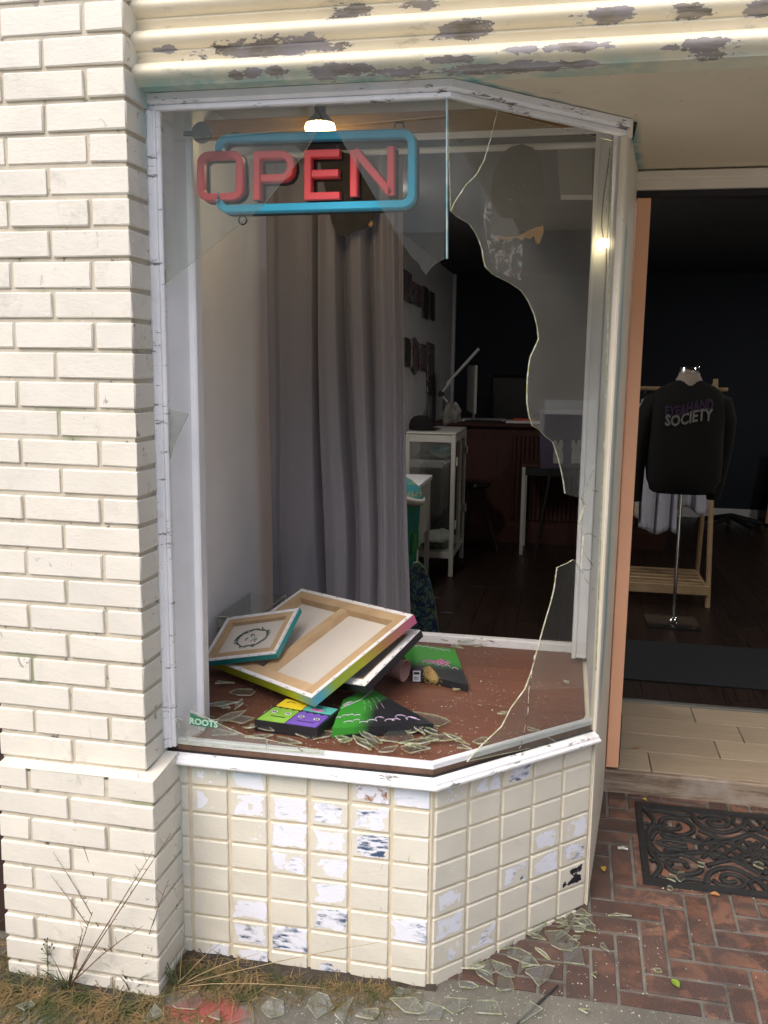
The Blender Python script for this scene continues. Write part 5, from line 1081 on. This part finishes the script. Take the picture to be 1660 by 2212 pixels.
# ------------------------------------------------------------------ broken glass on the ground and on the display floor
def shard(label, group, c, size, seed, up=Vector((0, 0, 1)), n=None, th=.0045, el=1., yaw=None):
    r_ = random.Random(seed); n = n or r_.choice((3, 4, 4, 5, 6)); a0 = r_.uniform(0, 6.28) if yaw is None else yaw; pts = []
    for k in range(n):
        a = 2*pi*k/n+r_.uniform(-.38, .38); q_ = Vector((cos(a)*el, sin(a)/el, 0))*r_.uniform(.55, 1.1)*size; pts.append(Matrix.Rotation(a0, 3, 'Z') @ q_)
    if r_.random() < .6:                                # one curved side
        k = r_.randrange(n); a, b = pts[k], pts[(k+1) % n]; md_ = (a+b)/2; out = md_.normalized()*size*.14
        pts[k+1:k+1] = [a.lerp(b, .3)+out*.8, a.lerp(b, .65)+out]
    R = Vector((0, 0, 1)).rotation_difference(up).to_matrix(); P_ = [R @ p for p in pts]
    zmin = min(p.z for p in P_); m = MB(); m.prism([Vector(c)+p for p in P_], up, th, 0, 1); o = m.obj('glass_shard', None, None, mats=[M_GLASS, M_EDGE], loc=Vector(c))
    return tag(o, label, 'glass shard', group)
rs = random.Random(31); USED = {}
ANCH = [(640, 1545, 'the monster face painting'), (830, 1535, 'the front green black painting'), (960, 1430, 'the back green black painting'), (860, 1450, 'the pink pot'), (440, 1556, 'the ROOTS sticker'), (938, 1640, 'the front window corner'), (1270, 1500, 'the right window post'), (670, 1460, 'the large face down canvas'),
        (935, 2120, 'the tiled corner foot'), (1265, 1940, 'the doorway end of the tiles'), (1205, 2140, 'the dark stick'), (1459, 2126, 'the green leaf'), (1304, 1878, 'the yellow leaf'), (430, 2160, 'the red painted patch'), (345, 2140, 'the pier foot'), (103, 2110, 'the small budding weed'), (1345, 1834, 'the silver wrapper'), (1390, 1890, 'the black door mat')]
def shard_label(u, v, size, where, floor):
    A = ANCH[:8] if floor else ANCH[8:]; R = sorted(A, key=lambda a: (a[0]-u)**2+(a[1]-v)**2)
    szw = 'large' if size > .055 else ('medium' if size > .038 else ('small' if size > .024 else 'tiny'))
    for a in R[:5]:
        dx, dy = u-a[0], v-a[1]; d = ('right of' if dx > 0 else 'left of') if abs(dx) > abs(dy)*1.3 else ('in front of' if dy > 0 else 'behind')
        L = f'{szw} {where} shard {d} {a[2]}'
        if L not in USED: USED[L] = 1; return L
    L = f'{szw} {where} shard {d} {a[2]}, between {R[0][2]} and {R[1][2]}'; USED[L] = 1; return L
def tilt(a=.05): return Vector((rs.uniform(-a, a), rs.uniform(-a, a), 1)).normalized()
GN = Vector((0, -.114, 1)).normalized()
# named large shards on the display floor
LBD = 'pale green glass shard lying on the brown display floor'
for u, v, s, e, y in ((660, 1585, .055, 1.3, .2), (795, 1603, .040, 1.2, .4), (860, 1593, .065, 1.6, .0), (905, 1560, .085, 2.0, .1), (900, 1608, .06, 2.0, .1), (950, 1598, .055, 1.9, .0), (840, 1625, .035, 1.3, .8), (890, 1625, .05, 1.6, -.2), (560, 1595, .05, 1.6, .3), (470, 1530, .06, 2.2, .1), (520, 1560, .055, 2.0, .2), (480, 1585, .05, 1.8, .0),
                      (700, 1590, .045, 1.2, .7), (765, 1585, .035, 1.1, 0), (1000, 1625, .035, 1.6, 0), (1040, 1610, .03, 1.3, .6), (455, 1560, .05, 1.5, -.3), (620, 1610, .05, 1.7, .1), (1010, 1390, .05, 1.7, .2), (965, 1385, .04, 1.8, .1), (985, 1398, .045, 1.6, -.2), (1030, 1402, .035, 1.5, .3), (1085, 1548, .02, 1.2, .5), (1225, 1478, .018, 1.1, 0), (985, 1495, .016, 1.2, .3), (1145, 1580, .03, 1.4, .2),
                      (530, 1500, .045, 1.8, 0), (475, 1478, .05, 1.6, .2), (750, 1478, .05, 1.8, .1), (735, 1600, .03, 1.2, .2)):
    p = atz(u, v, PZ+.004); shard(shard_label(u, v, s, 'pale green display floor glass', True), 'glass shards on the display floor', p+Vector((0, 0, rs.uniform(.001, .012))), s*.8, rs.randrange(9999), tilt(.16), el=math.sqrt(e), yaw=y)
for k in range(22):
    u, v = rs.choice(((900, 1590), (800, 1600), (500, 1545), (560, 1580), (950, 1610))); u += rs.gauss(0, 40); v += rs.gauss(0, 12); sz = rs.uniform(.016, .036); e = rs.uniform(1.3, 4.)
    p = atz(u, v, PZ+.004)
    if p.y < .03 or p.x > clipx(p.y)-.03: continue
    shard(shard_label(u, v, sz, 'greenish display floor glass' if e < 2.4 else 'thin sliver display floor glass', True), 'glass shards on the display floor', p+Vector((0, 0, rs.uniform(.002, .014))), sz, rs.randrange(9999), tilt(.35), el=math.sqrt(e))

LBG = 'clear glass shard lying on the red brick pavement near the tiled corner'
for u, v, s, e in ((1150, 2010, .055, 1.2), (1215, 2040, .07, 1.3), (1130, 2070, .06, 1.3), (1060, 2090, .055, 1.5), (1180, 1975, .045, 1.2), (1120, 1990, .04, 1.4), (1255, 1975, .04, 2.2), (1270, 1990, .035, 1.8), (1245, 2070, .065, 1.4), (1085, 2040, .05, 1.6), (1020, 2075, .045, 1.4), (1170, 2110, .06, 1.4), (1090, 2125, .05, 1.5), (1305, 2050, .022, 1.8), (1345, 1835, .014, 1.6), (1285, 2110, .02, 1.3), (1420, 2100, .017, 1.2), (1265, 2000, .04, 2.0), (1205, 1990, .03, 1.5)):
    p = atg(u, v, .002); shard(shard_label(u, v, s, 'clear pavement glass', False), 'glass shards on the brick pavement', p+Vector((0, 0, .003+rs.uniform(0, .006))), s*.78, rs.randrange(9999), (GN+tilt(.06)*.0+Vector((rs.uniform(-.08, .08), rs.uniform(-.08, .08), 0))).normalized(), el=math.sqrt(e))
for k in range(26):
    u, v = rs.choice(((1255, 1990, 30, 22), (1130, 2080, 70, 40), (1200, 2030, 50, 45), (1000, 2110, 50, 35)))[:2]; u += rs.gauss(0, 34); v += rs.gauss(0, 24); sz = rs.uniform(.014, .034); e = rs.uniform(1.3, 4.5)
    p = atg(u, v, .002)
    if p.y > .0 and p.x < p.y*1.02+.035: continue
    shard(shard_label(u, v, sz, 'clear pavement glass' if e < 2.6 else 'thin sliver pavement glass', False), 'glass shards on the brick pavement', p+Vector((0, 0, .004+rs.uniform(0, .012))), sz, rs.randrange(9999), (GN+Vector((rs.uniform(-.35, .35), rs.uniform(-.35, .35), 0))).normalized(), el=math.sqrt(e))
LBS = 'clear glass shard lying on the grey sidewalk below the tiled wall'
for u, v, s, e in ((690, 2170, .06, 1.3), (590, 2190, .05, 1.3), (800, 2195, .045, 1.4), (880, 2180, .06, 1.4), (930, 2190, .05, 1.2), (980, 2175, .05, 1.5), (745, 2190, .05, 1.6), (1050, 2180, .06, 1.3), (410, 2170, .05, 1.3), (330, 2195, .04, 1.4), (60, 2180, .03, 1.5), (470, 2200, .03, 1.3), (1150, 2190, .06, 1.4), (860, 2150, .03, 1.6), (900, 2160, .035, 1.2), (1265, 2192, .022, 1.2)):
    p = atg(u, v, .002); shard(shard_label(u, v, s, 'clear sidewalk glass', False), 'glass shards on the sidewalk', p+Vector((0, 0, .003+rs.uniform(0, .008))), s*.78, rs.randrange(9999), (GN+Vector((rs.uniform(-.12, .12), rs.uniform(-.12, .12), 0))).normalized(), el=math.sqrt(e))
for u, v, s, lab in ((1470, 1895, .030, 'large greenish glass shard on the front left part of the black mat'), (1452, 1898, .022, 'curved glass sliver beside the large shard on the black mat'), (1515, 1870, .016, 'small bright glass shard near the middle of the black mat'), (1640, 1872, .018, 'small glass shard near the right photo edge on the black mat'), (1448, 1922, .016, 'small greenish glass chip just before the black mat front edge')):
    p = atg(u, v, .012); shard(lab, None, p+Vector((0, 0, .002 if v > 1910 else .003)), s, int(u), (GN+Vector((.05, .04, 0))).normalized())
def crumbs(name, spots, n, size, plane, mat=M_CRUMB, flat=.6):
    m = MB(); r_ = random.Random(name)
    for k in range(n):
        cx, cy, sx, sy, wgt = r_.choices(spots, [s[4] for s in spots])[0]; x, y = r_.gauss(cx, sx), r_.gauss(cy, sy); z = plane(x, y)
        if z is None: continue
        s = size*r_.uniform(.35, 1)**2*1.6; R = Matrix.Rotation(r_.uniform(0, 6.3), 3, 'Z') @ Matrix.Rotation(r_.uniform(-.6, .6), 3, 'X')
        vs = [R @ Vector((r_.uniform(.5, 1)*s*a, r_.uniform(.5, 1)*s*b, c*s*flat)) for a, b, c in ((-1, -1, 0), (1, -1, 0), (1, 1, 0), (-1, 1, 0), (-.6, -.6, 1), (.7, -.5, 1), (.4, .7, .9))]
        m.add([v+Vector((x, y, z+.0003)) for v in vs], [(3, 2, 1, 0), (0, 1, 5, 4), (1, 2, 6, 5), (2, 3, 6), (3, 0, 4, 6), (4, 5, 6)])
    o = m.obj(name, mat, None, weld=False); return tag(o, kind='stuff')
inbox = lambda x, y: PZ-.001 if (-.72 < x < clipx(y)-.03 and .03 < y < 1.10) else None
crumbs('glass_crumbs', [(-.2, .12, .25, .06, 3), (-.05, .35, .2, .2, 3), (.15, .55, .15, .2, 2), (-.55, .3, .15, .15, 3), (-.1, 1.0, .15, .05, 1), (-.35, .45, .1, .1, 1)], 1700, .0018, inbox, flat=.5)
oncr = lambda x, y: gz(y) if (y < -.005 or x > y*1.02+.03) and (y < 1.05) and not (x < -.70) and not (y > -.0 and x < 0) else None
crumbs('glass_crumbs', [(.15, -.02, .15, .10, 3), (.42, .2, .22, .18, 4), (-.15, -.1, .25, .06, 3), (.7, .5, .3, .3, 3), (.55, .8, .2, .25, 1)], 1300, .0020, oncr)
# ------------------------------------------------------------------ small litter
def leaf(u, v, L, ang, mat, lab):
    p = atg(u, v, .004 if not (1380 < u and 1740 < v < 1925) else .012); t = []; m = MB(); n = 7; R = Matrix.Rotation(ang, 3, 'Z'); vs = []
    for i in range(n+1):
        k = i/n; w_l = L*.30*sin(pi*k)**.8; vs += [p+R @ Vector((-w_l, L*(k-.5), .002+.004*sin(pi*k)*1)), p+R @ Vector((0, L*(k-.5), .0+.003*sin(pi*k))), p+R @ Vector((w_l, L*(k-.5), .003+.005*sin(pi*k)))]
    m.add(vs, [(3*i+a, 3*i+a+1, 3*i+a+4, 3*i+a+3) for i in range(n) for a in (0, 1)]); o = m.obj('fallen_leaf', mat, None); return tag(o, lab, 'leaf')
LG = leafy('fresh_leaf', (.16, .25, .02), (.25, .34, .04)); LY = leafy('yellow_leaf', (.40, .24, .02), (.5, .33, .05)); LO = leafy('brown_leaf', (.28, .12, .03), (.36, .18, .06))
leaf(1459, 2126, .036, .5, LG, 'green leaf lying on the red bricks below the mat'); leaf(1304, 1878, .03, .1, LY, 'yellow leaf on the bricks beside the tiled corner'); leaf(1545, 1934, .03, 1.4, LO, 'brown leaf at the front edge of the black mat'); leaf(1393, 1729, .02, .9, LY, 'small tan leaf by the back corner of the mat')
p = atz(1358, 1617, FZ+.001); o = tag(MB().add([p, p+Vector((.03, .004, .003)), p+Vector((.05, .016, .006)), p+Vector((.028, .015, .004))], [(0, 1, 2, 3)]).obj('fallen_leaf', LO), 'curled brown leaf on the doorway tiles near the orange door', 'leaf')
p = atg(1345, 1834, .006); m = MB(); m.tube([p+Vector((-.016, 0, .002)), p+Vector((0, .002, .003)), p+Vector((.018, -.001, .002))], [.005, .006, .004], 8); tag(m.obj('crumpled_wrapper', plain('silver_foil', (.75, .75, .78), .25, .1, 60, .8, 120, .004, Metallic=.6)), 'crumpled silver white wrapper on the bricks left of the mat', 'wrapper')
p1, p2, p3 = atg(1205, 2128, .005), atg(1160, 2170, .006), atg(1115, 2215, .005); tag(MB().tube([p1, p2, p3], [.0028, .0035, .003], 6).obj('black_stick', plain('dark_twig', (.03, .03, .03), .6)), 'thin dark stick lying across bricks and sidewalk edge', 'stick')
# ------------------------------------------------------------------ soil, grass, weeds at the wall's foot
sv = []; 
for j in range(7):
    for i in range(41):
        x = -1.30+i*.033; yb = -.172 if x < -.714 else .008; k = j/6; wdt = .085 if x < -.714 else .11*max(.15, min(1, (0.02-x)/.5)); y = yb-wdt*k
        sv.append((x, y, gz(y)+.002+.016*sin(pi*min(1, k+.25))*(.6+.6*nz(x, y, 0, 14))*(1-k)-(.006 if k > .95 else 0)))
o = mo('soil_strip', sv, [(j*41+i, j*41+i+1, (j+1)*41+i+1, (j+1)*41+i) for j in range(6) for i in range(40)], M_SOIL, None, True); tag(o, kind='structure')
def blade(m, base, d, L, w0, droop, n=6):
    d = Vector(d).normalized(); s = d.cross(Vector((0, 0, 1))); s = s.normalized() if s.length > .01 else Vector((1, 0, 0)); pts = []; p = Vector(base); dd = d.copy()
    for i in range(n+1):
        k = i/n; wd = w0*(1-k**1.5); pts += [p-s*wd, p+s*wd]; p = p+dd*(L/n); dd = (dd+Vector((0, 0, -droop/n))).normalized()
    m.add(pts, [(2*i, 2*i+1, 2*i+3, 2*i+2) for i in range(n)])
rg = random.Random(5); m = MB()
def tuft(x0, x1, y0, y1, n, L0, L1, flat=.6, w=.0016):
    for _ in range(n):
        x, y = rg.uniform(x0, x1), rg.uniform(y0, y1); a = rg.uniform(0, 6.28); e = rg.uniform(.15, 1.2)*flat
        blade(m, (x, y, gz(y)+.002), (cos(a)*1/e if e else 1, sin(a)/e*.8-.25, 1), rg.uniform(L0, L1), w*rg.uniform(.6, 1.2), rg.uniform(.4, 1.6))
tuft(-1.28, -.70, -.26, -.175, 1300, .03, .12, .5); tuft(-1.32, -.55, -.36, -.22, 900, .03, .10, .25); tuft(-.72, -.45, -.15, -.01, 520, .03, .12, .5); tuft(-.62, -.10, -.13, -.02, 420, .02, .07, .4, .0012); tuft(-.30, -.08, -.06, -.01, 380, .015, .05, .7, .0012); tuft(-.62, -.02, -.10, -.015, 500, .015, .06, .6, .0012); tuft(-1.3, -.5, -.38, -.2, 700, .02, .07, .3); tuft(-1.35, -1.17, -.24, -.05, 260, .04, .10, .6); tuft(-1.2, -.3, -.32, -.2, 260, .03, .09, .3)
tag(m.obj('grass', M_GRASS, None, weld=False), kind='stuff')
def stems(name, label, base, ends, mat, r=.0013, heads=True):
    t = thing(name, label, 'weed', base); base = Vector(base)
    for k, e in enumerate(ends):
        e = Vector(e); mid = base.lerp(e, .5)+Vector((rg.uniform(-.015, .015), 0, .02)); pts = [base+Vector((rg.uniform(-.01, .01), rg.uniform(-.006, .006), 0))]+[(base.lerp(mid, s/4)).lerp(mid.lerp(e, s/4), s/4) for s in range(1, 5)]
        m = MB(); m.tube(pts, [r*1.2, r, r*.9, r*.7, r*.4], 5)
        if heads:
            for q_ in range(7):
                s = .45+.08*q_; p = base.lerp(mid, s).lerp(mid.lerp(e, s), s); dd = Vector((rg.uniform(-1, 1), rg.uniform(-.6, .2), rg.uniform(.2, 1))).normalized(); m.tube([p, p+dd*rg.uniform(.010, .03)], [r*.5, r*.25], 4)
        m.obj('stem', mat, t)
    m = MB()
    for _ in range(16): a = rg.uniform(-1.2, 1.2); blade(m, base+Vector((rg.uniform(-.015, .015), rg.uniform(-.01, .01), 0)), (sin(a), rg.uniform(-.5, .1), 1.2), rg.uniform(.06, .16), .0028, rg.uniform(.3, 1.2))
    m.obj('blades', M_WEED, t, weld=False); return t
W = lambda u, v, y=-.20: aty(u, v, y)
b1 = atg(145, 2140, .0); y1 = b1.y
stems('dry_weed', 'tall dry grass weed with green blades at the middle of the pier foot', b1, [W(370, 1800, y1-.03), W(330, 1840, y1-.02), W(200, 1970, y1), W(180, 2005, y1), W(310, 2000, y1-.01)], M_STEM, .0017)
b2 = atg(285, 2140, .0); y2 = b2.y
stems('dry_weed', 'thin reddish dry weed with long stems at the right of the pier foot', b2, [W(300, 1670, y2-.0), W(160, 1770, y2-.01), W(115, 1840, y2-.02), W(110, 1890, y2-.02), W(365, 1900, y2-.02), W(240, 2000, y2)], M_STEM, .0013)
b3 = atg(385, 2130, .0); stems('dry_weed', 'straw coloured fallen weed in the corner of pier and tiles', b3, [W(560, 2060, b3.y-.06), W(480, 2035, b3.y-.04), W(700, 2135, b3.y-.05), W(400, 1990, b3.y), W(850, 2030, b3.y-.02)], leafy('straw_stem', (.30, .22, .11), (.36, .27, .15)), .0012, False)
b4 = atg(103, 2125, .0); t = thing('budding_weed', 'small grey green weed with round seed buds before the pier', 'weed', b4); m = MB(); tp = W(103, 2058, b4.y); m.tube([b4, b4.lerp(tp, .5)+Vector((.002, 0, 0)), tp], .0015, 5)
bm_ = MB()
for a, b in ((-8, -18), (-2, -24), (10, -18), (4, -12), (-12, -8), (14, -10), (0, -30), (-6, -28)):
    e = W(103+a, 2058+b, b4.y-rg.uniform(0, .01)); m.tube([tp-Vector((0, 0, .01)), e], .0008, 4); bm_.lathe([(.0, -.003), (.0028, -.001), (.0028, .001), (0, .004)], e, 6)
m.obj('stem', M_WEED, t); bm_.obj('seed_buds', plain('brown_buds', (.07, .055, .035), .8), t); m = MB()
for k in range(26): s = rg.random(); a = rg.uniform(0, 6.28); blade(m, b4.lerp(tp, s), (cos(a), sin(a)*.6-.2, .5), rg.uniform(.012, .03), .0013, .5, 4)
m.obj('leaves', M_WEED, t, weld=False)
